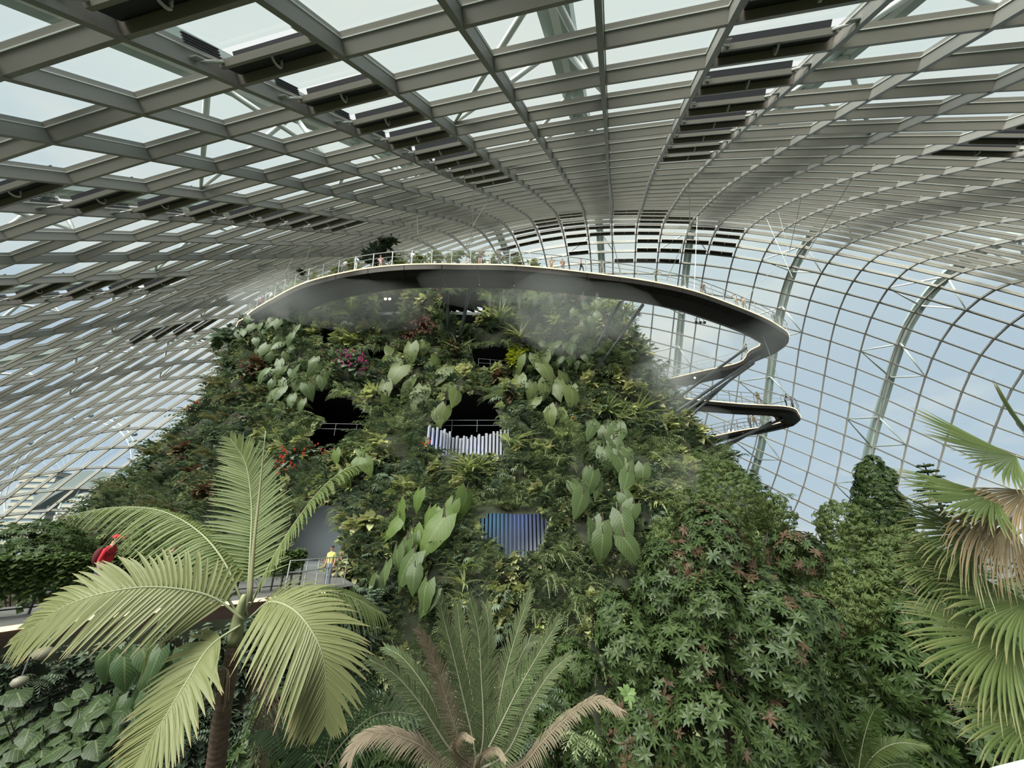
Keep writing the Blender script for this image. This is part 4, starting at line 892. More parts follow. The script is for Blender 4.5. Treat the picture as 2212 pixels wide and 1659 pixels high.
# fringes around the openings
RIMN = {'cave': 'cave opening', 'upper': 'upper mountain window', 'lower': 'lower mountain window', 'door': 'doorway', 'nook': 'lamp nook', 'balcony': 'small balcony', 'terrace': 'terrace opening', 'gap': 'see-through gap', 'dark1': 'small dark hollow', 'exit': 'exit passage'}
rr = np.random.default_rng(44)
for nm, poly in HOLES.items():
    g = grow(poly, 7); cyy = np.mean(poly, 0)[1]; pts = []
    for i in range(len(g)):
        a_, b_ = np.array(g[i-1]), np.array(g[i]); m_ = max(1, int(np.linalg.norm(b_-a_)/13)); pts += [a_+(b_-a_)*(q+rr.uniform(0, .6))/m_ for q in range(m_)]
    for p_ in pts:
        h = mhit(*p_)
        if h is None: continue
        up = p_[1] < cyy; ms, nm_, ct = (HANG, 'hanging_fern', 'fern') if up and rr.uniform() < .45 else ((FERN, 'fern', 'fern') if rr.uniform() < .6 else (BROAD, 'leafy_plant', 'plant'))
        lab = '%s %s the %s in the mountain' % ('hanging fern' if nm_ == 'hanging_fern' else ('green fern' if ct == 'fern' else 'leafy green plant'), 'fringing the upper rim of' if up else 'growing on the lower rim of', RIMN[nm])
        plants(ms, h[0][None], h[1][None], np.array([rr.uniform(.7, 1.15)*h[2]/36]), nm_, ct, lambda i, lab=lab: lab, 'plants around the '+RIMN[nm], int(p_[0]*7+p_[1]), .5, .3)
# big heart-leaved climbers: every leaf is a part
HEARTS = {m.name: [mesh('leaf', *heart(7, 1, .32+.03*k, .28+.14*k)[:2], m, uv=heart(7, 1, .32+.03*k, .28+.14*k)[2], smooth=True) for k in range(3)] for m in (G_BIG, G_BIGD, G_BRIGHT, G_SHADE)}
def climber(label, leaves, m, seed, hang=1.0):
    """leaves: (px, py, length in photo pixels)"""
    r = np.random.default_rng(seed); h0 = mhit(*np.mean([l[:2] for l in leaves], 0)); root = empty('climbing_philodendron', h0[0]); tag(root, label, 'plant', 'large heart-leaved climbers on the mountain')
    st = Acc()
    for px, py, L in leaves:
        h = mhit(px, py)
        if h is None: continue
        p, n, t = h; s = 1.04*L*t/F; o = outward(n[None])[0]; p = p+n*(1.6+.5*r.uniform())
        yd = nrm(-UP*hang+o*r.uniform(.2, .6)+np.cross(o, UP)*r.uniform(-.75, .75)); zd = nrm(o+UP*r.uniform(.2, .7)+np.cross(o, UP)*r.uniform(-.5, .5))
        M = frames([p-yd*s*.35], [np.cross(yd, zd)], [zd], [s])[0]
        ob = put('leaf', HEARTS[m.name][r.integers(3)], root); ob.matrix_world = Matrix.Translation(tuple(-root.location)) @ mat4(M) if False else mat4(M); ob.matrix_basis = Matrix.Translation(tuple(-root.location)) @ mat4(M)
        st.tube(smooth_path([p-yd*s*.35, p-yd*s*.35+o*.1+UP*s*.25, p-n*.6-UP*s*.05], 5), s*.018, 5)
    tag(under(root, st.build('stem', M_BARK)), kind='stuff')
def cluster(cx, cy, w, h, n, L, seed):
    r = np.random.default_rng(seed); out = []
    for k in range(n*6):
        q = r.uniform(-1, 1, 2)
        if q@q < 1 and all(math.hypot(q[0]*w+cx-a, q[1]*h+cy-b) > L*.42 for a, b, _ in out): out.append((cx+q[0]*w, cy+q[1]*h, L*r.uniform(.75, 1.2)))
        if len(out) == n: break
    return out
climber('pale heart-leaved climber hanging left above the upper window', [(868, 772, 46), (890, 785, 48), (905, 770, 40), (845, 800, 52), (860, 830, 55), (835, 865, 50), (885, 830, 50), (910, 838, 52), (930, 850, 60), (945, 800, 48), (960, 835, 52), (968, 870, 50), (925, 790, 42), (850, 765, 40), (895, 860, 46), (822, 890, 44), (955, 895, 46), (875, 795, 44), (835, 785, 42), (968, 905, 40)], G_BIG, 1)
climber('pale long-leaved climber below the yellow bush right of the upper window', [(1130, 805, 44), (1155, 800, 46), (1180, 798, 46), (1200, 820, 50), (1210, 850, 52), (1170, 825, 46), (1135, 835, 44), (1220, 880, 50), (1180, 868, 44), (1165, 885, 40), (1200, 900, 60), (1228, 915, 46), (1245, 870, 40), (1190, 935, 40), (1150, 860, 38)], G_BIG, 2)
climber('bright heart-leaved climber left of the lower window', [(965, 1205, 92), (970, 1125, 66), (935, 1150, 60), (900, 1140, 56), (885, 1165, 50), (920, 1195, 60), (950, 1180, 50), (890, 1190, 44), (965, 1155, 50), (915, 1125, 44)], G_BRIGHT, 3)
climber('mid green heart-leaved climber lower left of the lower window', [(905, 1255, 66), (890, 1245, 60), (918, 1275, 70), (940, 1300, 54), (900, 1310, 50), (838, 1325, 52), (940, 1345, 54), (900, 1350, 46), (860, 1300, 46), (800, 1340, 50), (820, 1280, 44), (875, 1280, 50)], G_BIGD, 4)
climber('rounded heart-leaved climber on the right flank above the lower window', cluster(1305, 1010, 60, 70, 18, 42, 5), G_BIGD, 5)
climber('pair of dark pleated round leaves on the right flank', [(1310, 1045, 62), (1285, 1070, 52), (1322, 1080, 54), (1260, 1095, 48), (1360, 1055, 46), (1390, 1060, 44)], G_BIGD, 6)
climber('dark heart-leaved climber right of the lower window', [(1250, 1140, 62), (1300, 1195, 66), (1345, 1190, 70), (1370, 1160, 50), (1350, 1230, 62), (1320, 1225, 56), (1275, 1180, 52), (1375, 1205, 50), (1240, 1112, 46), (1365, 1130, 44)], G_BIGD, 7)
climber('round-leaved climber on the upper left shoulder of the mountain', cluster(600, 735, 70, 40, 24, 26, 8), G_BIGD, 8)
climber('broad-leaved climber on the left face above the cave', cluster(640, 830, 60, 40, 26, 30, 9), G_BIGD, 9)
climber('grey green round-leaved climber right of the yellow bush', cluster(1215, 775, 45, 25, 20, 22, 10), G_BIGD, 10)
climber('small heart-leaved climber high on the right under the walkway', cluster(1265, 700, 28, 34, 10, 28, 11), G_BIGD, 11)
climber('heart-leaved climber left of the upper window', cluster(760, 1040, 20, 30, 6, 36, 12), G_BRIGHT, 12)
# flowering and coloured clumps
def petals(seed, n=26, R=.55, s=.11):
    r = np.random.default_rng(seed); a = Acc()
    for k in range(n):
        d = r.normal(size=3); d[1] = abs(d[1])+.1; d = nrm(d)*R*r.uniform(.5, 1)
        for j in range(5): V, Q, uv = blade(2, s, s*.4, None, .1, .2); a.add(V@(rotm(XA, 1.2)@rotm(YA, j*1.25+r.uniform(0, 1))).T+d, Q)
    return a
def bloom(px, py, size, m, leafm, label, group, seed, n=26, s=.11):
    h = mhit(px, py)
    if h is None: return
    p, nn, t = h; S = 1.25*size*t/F
    root = empty('flower_clump', p+nn*1.2); root.scale = (S,)*3; root.rotation_euler = (0, 0, math.atan2(nn[1], nn[0])-PI/2); tag(root, label, 'flowers', group)
    put('foliage', broad_plant(seed+7, 22, .42, .14).mesh('foliage', leafm), root); put('blossom', petals(seed, n, .6, s).mesh('blossom', m), root)
for i, (px, py, sz, m, lm, lab, n, s) in enumerate([(765, 812, 46, P_PINK, G_DEEP, 'bright pink orchid clump left of the pale climber', 46, .09), (735, 795, 34, P_PINK, G_DEEP, 'smaller pink orchid clump at the upper left of the bright one', 34, .09), (800, 822, 26, P_PINK, G_DEEP, 'small pink orchid clump against the pale climber', 26, .1), (700, 790, 22, P_PINK, G_DEEP, 'violet pink blossoms above the cave', 16, .1),
    (918, 735, 44, P_ROSE, G_RED, 'dusty rose bush above the upper window', 46, .1), (880, 755, 34, P_ROSE, G_RED, 'left part dusty rose bush beside the walkway strut', 26, .1), (975, 762, 30, P_ROSE, G_RED, 'dusty rose bush right of the walkway strut', 18, .1),
    (1235, 665, 40, P_ROSE, G_DEEP, 'dull pink bush under the right of the high walkway', 30, .1), (935, 637, 30, P_RED, G_DEEP, 'red flowering plant tucked under the middle of the walkway', 12, .12), (550, 805, 34, P_ROSE, G_DEEP, 'reddish flowering plant on the upper left face', 18, .12),
    (640, 1015, 40, P_RED, G_DEEP, 'coral flowers below the cave, left clump', 20, .13), (672, 1000, 34, P_RED, G_DEEP, 'coral flowers below the cave, middle clump', 14, .13), (700, 1005, 34, P_ROSE, G_MIX, 'mixed pink flowers below the cave, right clump', 24, .11), (622, 1040, 30, P_RED, G_DEEP, 'orange blossoms low on the left of the cave', 12, .14), (925, 983, 18, P_RED, G_MIX, 'few red blossoms at the lower left corner of the upper window', 7, .2), (1240, 930, 18, P_RED, G_MIX, 'few orange blossoms under the long-leaved climber', 6, .2),
    (720, 1245, 40, P_PALE, G_MIX, 'pale pink flowers beside the doorway', 40, .12), (690, 1250, 30, P_PALE, G_MIX, 'pale pink flowers in front of the door railing', 26, .12), (752, 1240, 24, P_PALE, G_MIX, 'small pale flowers right of the doorway', 16, .12), (430, 905, 24, P_RED, G_DEEP, 'few red flowers on the left outline of the mountain', 6, .16), (540, 930, 26, P_ROSE, G_DEEP, 'small pink flowers on the left face beside the cave', 10, .13)]):
    bloom(px, py, sz, m, lm, lab, 'flowering clumps on the mountain', 100+i*3, n, s)
def bush(px, py, size, m, label, seed, name='bush', n=40, group='coloured bushes on the mountain', out=.4, L=.34, w=.12):
    h = mhit(px, py)
    if h is None: return
    p, nn, t = h; o = put(name, broad_plant(seed, n, L, w, 2.2).mesh(name, m)); S = size*t/F*1.6; o.location = p+nn*(out+.8); o.scale = (S,)*3; o.rotation_euler = (0, 0, math.atan2(nn[1], nn[0])-PI/2); tag(o, label, 'bush', group)
bush(1130, 778, 40, G_YELLOW, 'bright yellow green bush right above the long-leaved climber', 201); bush(1124, 800, 32, G_YELLOW, 'lower half of the yellow green foliage beside the terrace railing', 202)
bush(1075, 845, 40, G_RED, 'bronze foliage hanging at the top right of the upper window', 203); bush(1090, 880, 26, G_RED, 'bronze foliage at the right edge of the upper window', 204)
bush(440, 1040, 50, G_RED, 'large bronze red bush on the left slope', 205); bush(400, 1000, 40, G_RED, 'bronze red bush higher on the left slope', 206); bush(470, 1090, 40, G_RED, 'bronze red bush behind the upright palm frond', 207); bush(560, 800, 36, G_RED, 'reddish bush on the upper left face', 208)
bush(750, 755, 40, G_MIX, 'light green tuft beside the balcony', 209); bush(1245, 640, 40, G_MIX, 'light green shrub under the right of the walkway', 210)
bush(428, 872, 34, G_DEEP, 'dark shrub sticking out of the left outline halfway up', 211, out=1.6); bush(500, 745, 40, G_DEEP, 'dark shrub at the upper left shoulder', 212, out=.8); bush(330, 1060, 26, G_DEEP, 'dark shrub low on the left outline', 213, out=1.2); bush(492, 700, 30, G_DEEP, 'dark shrub under the left end of the walkway', 214, out=1.0)
# crown of the mountain: shrubs above the walkway
G_DARK = leafmat('blackish_green_leaf', [(.012, .02, .012), (.025, .038, .022), (.035, .05, .03)], .45, .1)
r = np.random.default_rng(77)
for i, (px, py, t, s) in enumerate([(828, 536, 46, 2.3), (795, 555, 47, 1.2), (860, 562, 47, 1.3), (900, 558, 48, 1.5), (940, 556, 48, 1.4), (985, 553, 48, 1.5), (1030, 556, 48, 1.4), (1075, 560, 48, 1.3), (1115, 566, 48, 1.4), (1155, 572, 48, 1.3), (760, 572, 47, 1.3), (725, 585, 47, 1.2), (690, 598, 47, 1.1), (655, 585, 46, .8), (1195, 582, 48, 1.1), (1235, 592, 48, 1.0)]):
    a = Acc()
    for k in range(26 if i == 0 else 18):
        q = nrm(r.normal(size=3))*r.uniform(.3, .8); V, Q = whorl(300+i*30+k, 7, .42, .11, .5, 2).arrays(); a.add(V@rotm(XA, r.uniform(-.5, .5)).T+q, Q)
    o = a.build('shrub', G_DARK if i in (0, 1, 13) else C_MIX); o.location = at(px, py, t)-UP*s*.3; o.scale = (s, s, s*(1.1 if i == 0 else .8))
    tag(o, ['dark tall shrub standing above everything on the mountain top', 'dark shrub left of the tallest one on the mountain top'][i] if i < 2 else ('small shrub by the left walkway rail' if i == 13 else 'leafy shrub on the mountain top behind the walkway rail'), 'shrub', None if i < 2 or i == 13 else 'shrubs behind the walkway rail')
# ------------------------------------------------------------------ planted bank under the garden path
BT = [atz(x, y, ZF) for x, y in ((-420, 1420), (-260, 1392), (0, 1360), (130, 1342), (330, 1322), (480, 1306), (640, 1290), (760, 1270))]
BT = BT+[mhit(830, 1290)[0]*[1, 1, 0]+[0, 0, ZF]]
BT = smooth_path(BT, 60); Tb = nrm(np.gradient(BT, axis=0)*[1, 1, 0]); Nb = -np.cross(UP, Tb)
rows = [(.0, -.5), (.15, -2), (.5, -4), (1.2, -7), (2.4, -10), (4, -14)]
V = np.concatenate([BT-Nb*.25+Nb*o+UP*(z+.1) for o, z in rows]); nb = 60
bank = mk('planted_bank', V, [(i*nb+j, i*nb+j+1, (i+1)*nb+j+1, (i+1)*nb+j) for i in range(5) for j in range(nb-1)], M_SOIL, None, smooth=True); tag(bank, 'dark planted bank below the glowing edge of the garden path', 'bank')
V = np.array([atz(440, 1304, ZF), atz(650, 1282, ZF), atz(770, 1262, ZF), [-9.5, 23, ZF], [-20, 25, ZF], [-17, 15.5, ZF]])-UP*.03
mk('forecourt', V, [(0, 1, 2, 3), (0, 3, 4, 5)], M_DECK, gw).location = -gw.location
def bank_pts(n, seed):
    r = np.random.default_rng(seed); u = r.uniform(0, nb-1.01, n); q = r.uniform(0, 1, n)**.8*4.2; i = u.astype(int); f = (u-i)[:, None]; k = q.astype(int); g = (q-k)[:, None]
    B = BT[i]*(1-f)+BT[i+1]*f; N_ = nrm(Nb[i]*(1-f)+Nb[i+1]*f); R_ = np.array(rows); off = R_[k]*(1-g)+R_[k+1]*g
    return B+N_*(off[:, :1]-.2)+UP*off[:, 1:], N_
P, Nn = bank_pts(2600, 4); S = np.random.default_rng(4).uniform(.35, .75, len(P))
cover('ground_cover', broad_plant(15, 9, .5, .16, nseg=2), P[:1300], Nn[:1300], S[:1300], G_DEEP, bank, 21); cover('ground_cover', wall_fern(16, 3, 6), P[1300:], Nn[1300:], S[1300:]*1.2, G_DEEP, bank, 22)
P, Nn = bank_pts(240, 6); S = np.random.default_rng(6).uniform(.5, .95, 240)
plants(FERND, P[:30], Nn[:30], S[:30], 'fern', 'fern', lambda i: 'dark fern on the shaded bank below the garden path', 'ferns on the shaded bank', 31)
plants(BROADD, P[90:120], Nn[90:120], S[90:120], 'leafy_plant', 'plant', lambda i: 'dark leafy plant on the shaded bank below the garden path', 'leafy plants on the shaded bank', 32)
# free-standing big leaves on the bank
def climber_at(label, leaves, m, seed):
    r = np.random.default_rng(seed); p0 = at(*leaves[0][:3]); root = empty('broad_leaf_plant', p0*[1, 1, 0]+[0, 0, p0[2]-1]); tag(root, label, 'plant')
    st = Acc()
    for px, py, t, L in leaves:
        p = at(px, py, t); s = L*t/F; o = nrm(-p*[1, 1, 0]); side = np.cross(o, UP); yd = nrm(-UP*.75+o*r.uniform(.1, .7)+side*r.uniform(-.7, .7)); zd = nrm(o+UP*.5+side*r.uniform(-.4, .4))
        M = frames([p], [np.cross(yd, zd)], [zd], [s])[0]; ob = put('leaf', HEARTS[m.name][r.integers(3)], root); ob.matrix_basis = Matrix.Translation(tuple(-root.location)) @ mat4(M)
        st.tube(smooth_path([p, p+UP*s*.2-o*.1, p-o*.6-UP*s*.2], 4), .008, 5)
    tag(under(root, st.build('stem', M_BARK)), kind='stuff')
r = np.random.default_rng(12)
climber_at('broad dark leaves of an arum on the bank left of the palm trunk', [(270+r.uniform(-45, 60), 1390+r.uniform(-20, 130), 7.6+r.uniform(-.3, .3), 62*r.uniform(.7, 1.1)) for _ in range(16)], G_SHADE, 41)
climber_at('few broad hanging leaves beside the palm trunk on the bank', [(370+r.uniform(-40, 50), 1440+r.uniform(-50, 120), 7.2, 60*r.uniform(.7, 1.1)) for _ in range(11)], G_SHADE, 42)
# big lobed shrub, bottom left
LOBE = [mesh('leaf', *(lambda q: (q[0], q[1]))(heart(6, 1, .5, .3, .05)), leafmat('lobed_leaf_green', [(.014, .028, .009), (.026, .048, .015), (.044, .07, .023)], .45, .25, veins=6) if k == 0 else bpy.data.materials['lobed_leaf_green'], uv=heart(6, 1, .5, .3, .05)[2], smooth=True) for k in range(2)]
root = empty('large_leaf_shrub', at(110, 1700, 5.4)); tag(root, 'dark shrub with large lobed leaves in the bottom left corner', 'shrub'); st = Acc(); base = at(120, 1900, 5.6)
for k in range(190):
    px, py = r.uniform(-60, 300), r.uniform(1470, 1720)
    if py < 1480+max(0, (px-180))*.55+max(0, 60-px)*.2: continue
    t = 5.6-(py-1480)/260*1.0+r.uniform(-.3, .3); p = at(px, py, t); s = r.uniform(.17, .29); d = nrm(np.array([r.uniform(-1, 1), r.uniform(-1, .2), r.uniform(-.5, .1)])); zd = nrm(np.array([r.uniform(-.3, .3), -.5, .9])); 
    M = frames([p], [np.cross(d, zd)], [zd], [s])[0]; ob = put('leaf', LOBE[k % 2], root); ob.matrix_basis = Matrix.Translation(tuple(-root.location)) @ mat4(M)
    st.tube(smooth_path([p, p+(base-p)*.25+UP*.02, p+(base-p)*.6-UP*.1], 4), .006, 4)
tag(under(root, st.build('stem', M_BARK)), kind='stuff')
# ivy on the vine screen
IVY = [broad_plant(400+k, 9, .12, .06, 2.5).mesh('ivy_leaves', leafmat('ivy_green', [(.06, .10, .03), (.11, .16, .05), (.17, .22, .07)], .45, .3) if k == 0 else bpy.data.materials['ivy_green']) for k in range(3)]
V_, Q_ = broad_plant(405, 9, .12, .055, 2.5, nseg=2).arrays(); Pv = []; Nv = []
for k in range(2100):
    u = r.uniform(0, 22.9); i = int(u); f = u-i; b = (FR[i]+Ig[i]*1.5)*(1-f)+(FR[i+1]+Ig[i+1]*1.5)*f; h = 1.25-abs(r.normal())*.42
    if h < .05 or (i > 16 and h < .75): continue
    q_ = b+UP*h; qx = proj(q_)[0]
    if 180 < qx < 262 and r.uniform() < .62: continue
    Pv.append(b-Ig[i]*r.uniform(-.1, .16)+UP*(h+.05*math.sin(u*9))); Nv.append(-Ig[i])
V2, Q2 = inst(V_, Q_, wallM(np.array(Pv), np.array(Nv), r.uniform(.8, 1.4, len(Pv)), 1.2, 3)); o = under(vs, mk('ivy', V2, Q2, bpy.data.materials['ivy_green'])); tag(o, kind='stuff')
# hedge behind on the far left
def lumps_tree(name, label, cat, lumps, meshes, n, m, seed, S, trunk=None, npart=300, upw=.35, group=None, bark=M_BARK, alt=None, cname='leaf_cluster', inner=.75):
    """crown of ellipsoid lumps: (px, py, t, radius); leaf clusters on their surface"""
    r = np.random.default_rng(seed); C_ = np.array([at(a, b, c) for a, b, c, d in lumps]); Rr = np.array([d for *_, d in lumps])
    k = r.choice(len(C_), n*2, p=Rr**2/(Rr**2).sum()); d = nrm(r.normal(size=(n*2, 3))); P = C_[k]+d*Rr[k][:, None]*r.uniform(inner, 1.06, (n*2, 1))
    D = np.linalg.norm(P[:, None]-C_[None], axis=2)/Rr[None]; D[np.arange(len(P)), k] = 9; keep = D.min(1) > .86; P, d = P[keep][:n], d[keep][:n]
    base = C_.mean(0)*[1, 1, 0]+[0, 0, FLOORZ] if trunk is None else np.array(trunk); root = empty(name, base); tag(root, label, cat, group)
    Z = nrm(d+UP*upw+r.normal(size=d.shape)*.25); X = np.cross(Z, r.normal(size=d.shape)); M = frames(P, X, Z, S*r.uniform(.75, 1.2, len(P)))
    near = np.argsort(np.linalg.norm(P, axis=1)); off = Matrix.Translation(tuple(-root.location))
    for i in near[:npart]:
        ms = alt[1] if alt is not None and alt[0](P[i], r) else meshes
        ob = put(cname, ms[i % len(ms)], root); ob.matrix_basis = off @ mat4(M[i])
    rest = near[npart:]; redm = np.array([alt is not None and alt[0](P[i], r) for i in rest], bool) if len(rest) else np.zeros(0, bool)
    for sel, mm in ((~redm, m), (redm, alt[2] if alt else m)):
        if sel.any():
            me = meshes[0]; nv = len(me.vertices); co = np.zeros(nv*3); me.vertices.foreach_get('co', co); q = np.zeros(len(me.polygons)*4, int); me.polygons.foreach_get('vertices', q)
            V, Q = inst(co.reshape(-1, 3), q.reshape(-1, 4), M[rest[sel]]); tag(under(root, mk('foliage', V, Q, mm)), kind='stuff')
    top_ = C_.mean(0); a = Acc(); h = max(1.0, np.linalg.norm(top_-base)); a.tube(smooth_path([base, base*.5+top_*.5+[.1, 0, 0], top_], 8), np.linspace(.16, .07, 8)*min(1.4, h/7), 8); under(root, a.build('trunk', bark, None, True))
    for c, rr in list(zip(C_, Rr))[::max(1, len(C_)//10)]:
        a = Acc(); a.tube(smooth_path([base*.45+top_*.55, (base*.2+top_*.4+c*.4), c], 6), [.06, .05, .045, .035, .025, .012], 6); under(root, a.build('branch', bark, None, True))
    return root
def poly_lumps(poly, n, t0, t1, R, seed, bulge=1.2):
    r = np.random.default_rng(seed); poly = np.array(poly, float); lo, hi = poly.min(0), poly.max(0); out = []; c = poly.mean(0); ext = (hi-lo)/2
    while len(out) < n:
        p = r.uniform(lo, hi)
        if not inpoly(p[0], p[1], [tuple(q) for q in poly]): continue
        f = (p[1]-lo[1])/(hi[1]-lo[1]); q = (p-c)/ext; out.append((p[0], p[1], t0+(t1-t0)*f-bulge*max(0, 1-q@q)+r.uniform(-.4, .4), R*r.uniform(.75, 1.2)))
    return out
MAGM = leafmat('magnolia_leaf', [(0.032, 0.054, 0.020), (0.054, 0.083, 0.027), (0.087, 0.119, 0.043)], .42, .15, spec=.32); MAGR = leafmat('rusty_magnolia_leaf', [(.085, .05, .03), (.12, .07, .042), (.07, .065, .035)], .5, .2)
MAGL = leafmat('young_magnolia_leaf', [(.16, .24, .09), (.22, .31, .12)], .4, .25)
MW = [whorl(500+k, 8, .165, .036, .35, 2).mesh('leaf_cluster', MAGM) for k in range(4)]; MR = [whorl(510+k, 7, .16, .034, .9, 2).mesh('leaf_cluster', MAGR) for k in range(2)]
mag = [(1310, 1420), (1340, 1330), (1400, 1280), (1450, 1210), (1500, 1140), (1560, 1100), (1640, 1110), (1700, 1160), (1745, 1210), (1785, 1300), (1790, 1400), (1800, 1520), (1780, 1659), (1300, 1700), (1275, 1560)]
lumps_tree('magnolia_tree', 'large magnolia tree with leathery leaves, some rusty, right of the centre', 'tree', poly_lumps(mag, 46, 10.2, 7.0, .62, 3), MW, 4000, MAGM, 5, 1.0, trunk=at(1560, 1659, 9.5)*[1, 1, 0]+[0, 0, -11], alt=(lambda p, r: r.uniform() < (.26 if p[2] > -.8 and p[0] > 3.5 else .05), MR, MAGR))
root = put('young_sprig', whorl(520, 9, .2, .045, .5).mesh('young_sprig', MAGL)); root.location = at(1355, 1500, 6.2); root.scale = (.9,)*3; root.rotation_euler = (.9, 0, .3); tag(root, 'pale young leaf sprig at the left edge of the magnolia', 'sprig')
LT = leafmat('light_tree_leaf', [(0.064, 0.097, 0.028), (0.106, 0.143, 0.044), (0.147, 0.189, 0.064)], .5, .35); LTW = [whorl(530+k, 8, .12, .021, -.3, 2, .5).mesh('leaf_cluster', LT) for k in range(4)]
lt = [(1760, 1150), (1830, 1125), (1900, 1120), (1960, 1160), (2000, 1260), (2020, 1400), (1980, 1480), (1880, 1480), (1820, 1360), (1780, 1250)]
lumps_tree('light_green_tree', 'light green small-leaved tree between the magnolia and the fan palm', 'tree', poly_lumps(lt, 34, 14, 11.5, .75, 6), LTW, 4600, LT, 7, 1.35, trunk=at(1900, 1560, 12.5)*[1, 1, 0]+[0, 0, -12], upw=-.1)
DT = leafmat('understory_leaf', [(0.028, 0.050, 0.014), (0.050, 0.084, 0.023), (0.084, 0.119, 0.036)], .5, .25); DTW = [whorl(540+k, 9, .17, .035, .2, 2, .4).mesh('leaf_cluster', DT) for k in range(4)]
lumps_tree('dark_understory_tree', 'dark leafy tree behind the fan palm at the lower right', 'tree', poly_lumps([(1860, 1400), (2050, 1330), (2120, 1230), (2260, 1210), (2290, 1720), (1820, 1720)], 38, 11, 7.5, .75, 8), DTW, 2600, DT, 9, 1.2, npart=200)
lumps_tree('drooping_tree', 'mid green drooping tree showing between the magnolia and the mountain on the right', 'tree', poly_lumps([(1420, 1130), (1480, 1090), (1570, 1020), (1610, 1080), (1700, 1120), (1560, 1200), (1450, 1230)], 16, 17, 15, 1.0, 10), LTW, 2100, LT, 11, 1.5, npart=120, upw=-.3)
lumps_tree('clipped_hedge', 'dark rounded hedge against the glass behind the vine screen', 'hedge', [(10, 1195, 15, 1.0), (60, 1185, 15, 1.1), (110, 1190, 15.5, 1.1), (150, 1205, 16, .9), (-40, 1190, 15, 1.1), (85, 1215, 14.5, 1.0)], DTW, 900, DT, 12, 1.2, trunk=at(60, 1300, 15)*[1, 1, 0]+[0, 0, -6], npart=150)
lumps_tree('path_shrub', 'leafy shrub left of the palm just behind the vine screen', 'shrub', [(330, 1180, 15, 1.0), (380, 1200, 15, .9), (290, 1200, 15, .8), (430, 1190, 16, .9)], LTW, 500, LT, 13, 1.6, trunk=at(350, 1290, 15)*[1, 1, 0]+[0, 0, -5], npart=100)
# undergrowth at the bottom: between bank, cycad and magnolia
UG = [(px, 1480+60*math.sin(px*.02)+r.uniform(0, 220), 7.5+r.uniform(-.8, .8)) for px in np.linspace(560, 1340, 30)]
for i, (px, py, t) in enumerate(UG):
    o = put('undergrowth_fern', (FERND+FERN)[i % 7]); o.location = at(px, py, t); o.rotation_euler = (0, 0, PI+r.uniform(-.8, .8)); o.scale = (r.uniform(.45, .75),)*3
    tag(o, 'fern in the undergrowth along the bottom between the palms', 'fern', 'undergrowth ferns')
lumps_tree('undergrowth_shrub', 'dark low shrub filling the bottom between the palm trunk and the cycad', 'shrub', [(600, 1560, 8, .6), (660, 1600, 7.6, .6), (720, 1560, 8, .6), (780, 1620, 7.6, .6), (560, 1640, 7.5, .6), (840, 1660, 7.5, .6), (690, 1680, 7, .6)], DTW, 700, DT, 14, 1.0, npart=120)
lumps_tree('undergrowth_bush', 'dark low bush filling the bottom between the cycad and the magnolia', 'shrub', [(1180, 1480, 9, .6), (1220, 1560, 8.4, .6), (1260, 1640, 8, .6), (1160, 1620, 8.4, .6), (1240, 1440, 9.5, .6), (1100, 1660, 8, .6)], DTW, 600, DT, 15, 1.0, npart=120)
# climbing column and conifer far right
lumps_tree('climber_column', 'tall column wrapped in climbing leaves against the far right glass', 'climber', [(1885, 1000, 33, .7), (1878, 1025, 33, 1.1), (1885, 1050, 33, 1.3), (1892, 1075, 33, 1.6), (1895, 1100, 33, 1.7), (1905, 1125, 33, 1.8), (1920, 1090, 33, 1.3), (1905, 1030, 33, 1.0), (1870, 1015, 33, .7), (1925, 1120, 33, 1.5)], DTW, 1900, DT, 16, 1.5, npart=120)
def conifer(px, py, t, h, label, seed):
    r = np.random.default_rng(seed); topp = at(px, py, t); root = empty('conifer', topp*[1, 1, 0]+[0, 0, FLOORZ]); tag(root, label, 'tree'); a = Acc(); a.tube([topp-UP*h, topp], [.3, .04], 7); under(root, a.build('trunk', M_BARK))
    for k in range(int(h*2.2)):
        z = k/2.2+.2; L = min(2.6, .3+z*.42); a = Acc()
        for j in range(5):
            an = j*1.257+k*.7; d = np.array([math.cos(an), math.sin(an), -.12]); b = topp-UP*z; a.tube([b, b+d*L*.5, b+d*L+UP*.15], [.03, .02, .01], 4)
            for s in np.linspace(.15, 1, 9):
                for sg in (-1, 1):
                    w_ = np.cross(d, UP)*sg; p = b+d*L*s; q = p+(w_*.45+d*.3)*(1.1-s*.6)*.9; a.add([p, p+d*.14, q+UP*.1, q-UP*.05], [(0, 1, 2, 3)])
        under(root, a.build('branch', DT))
conifer(1995, 1000, 32, 12, 'tall conifer half hidden by the fan palm at the far right glass', 3)
conifer(1846, 1092, 27, 5, 'small conifer in front of the climbing column', 4)

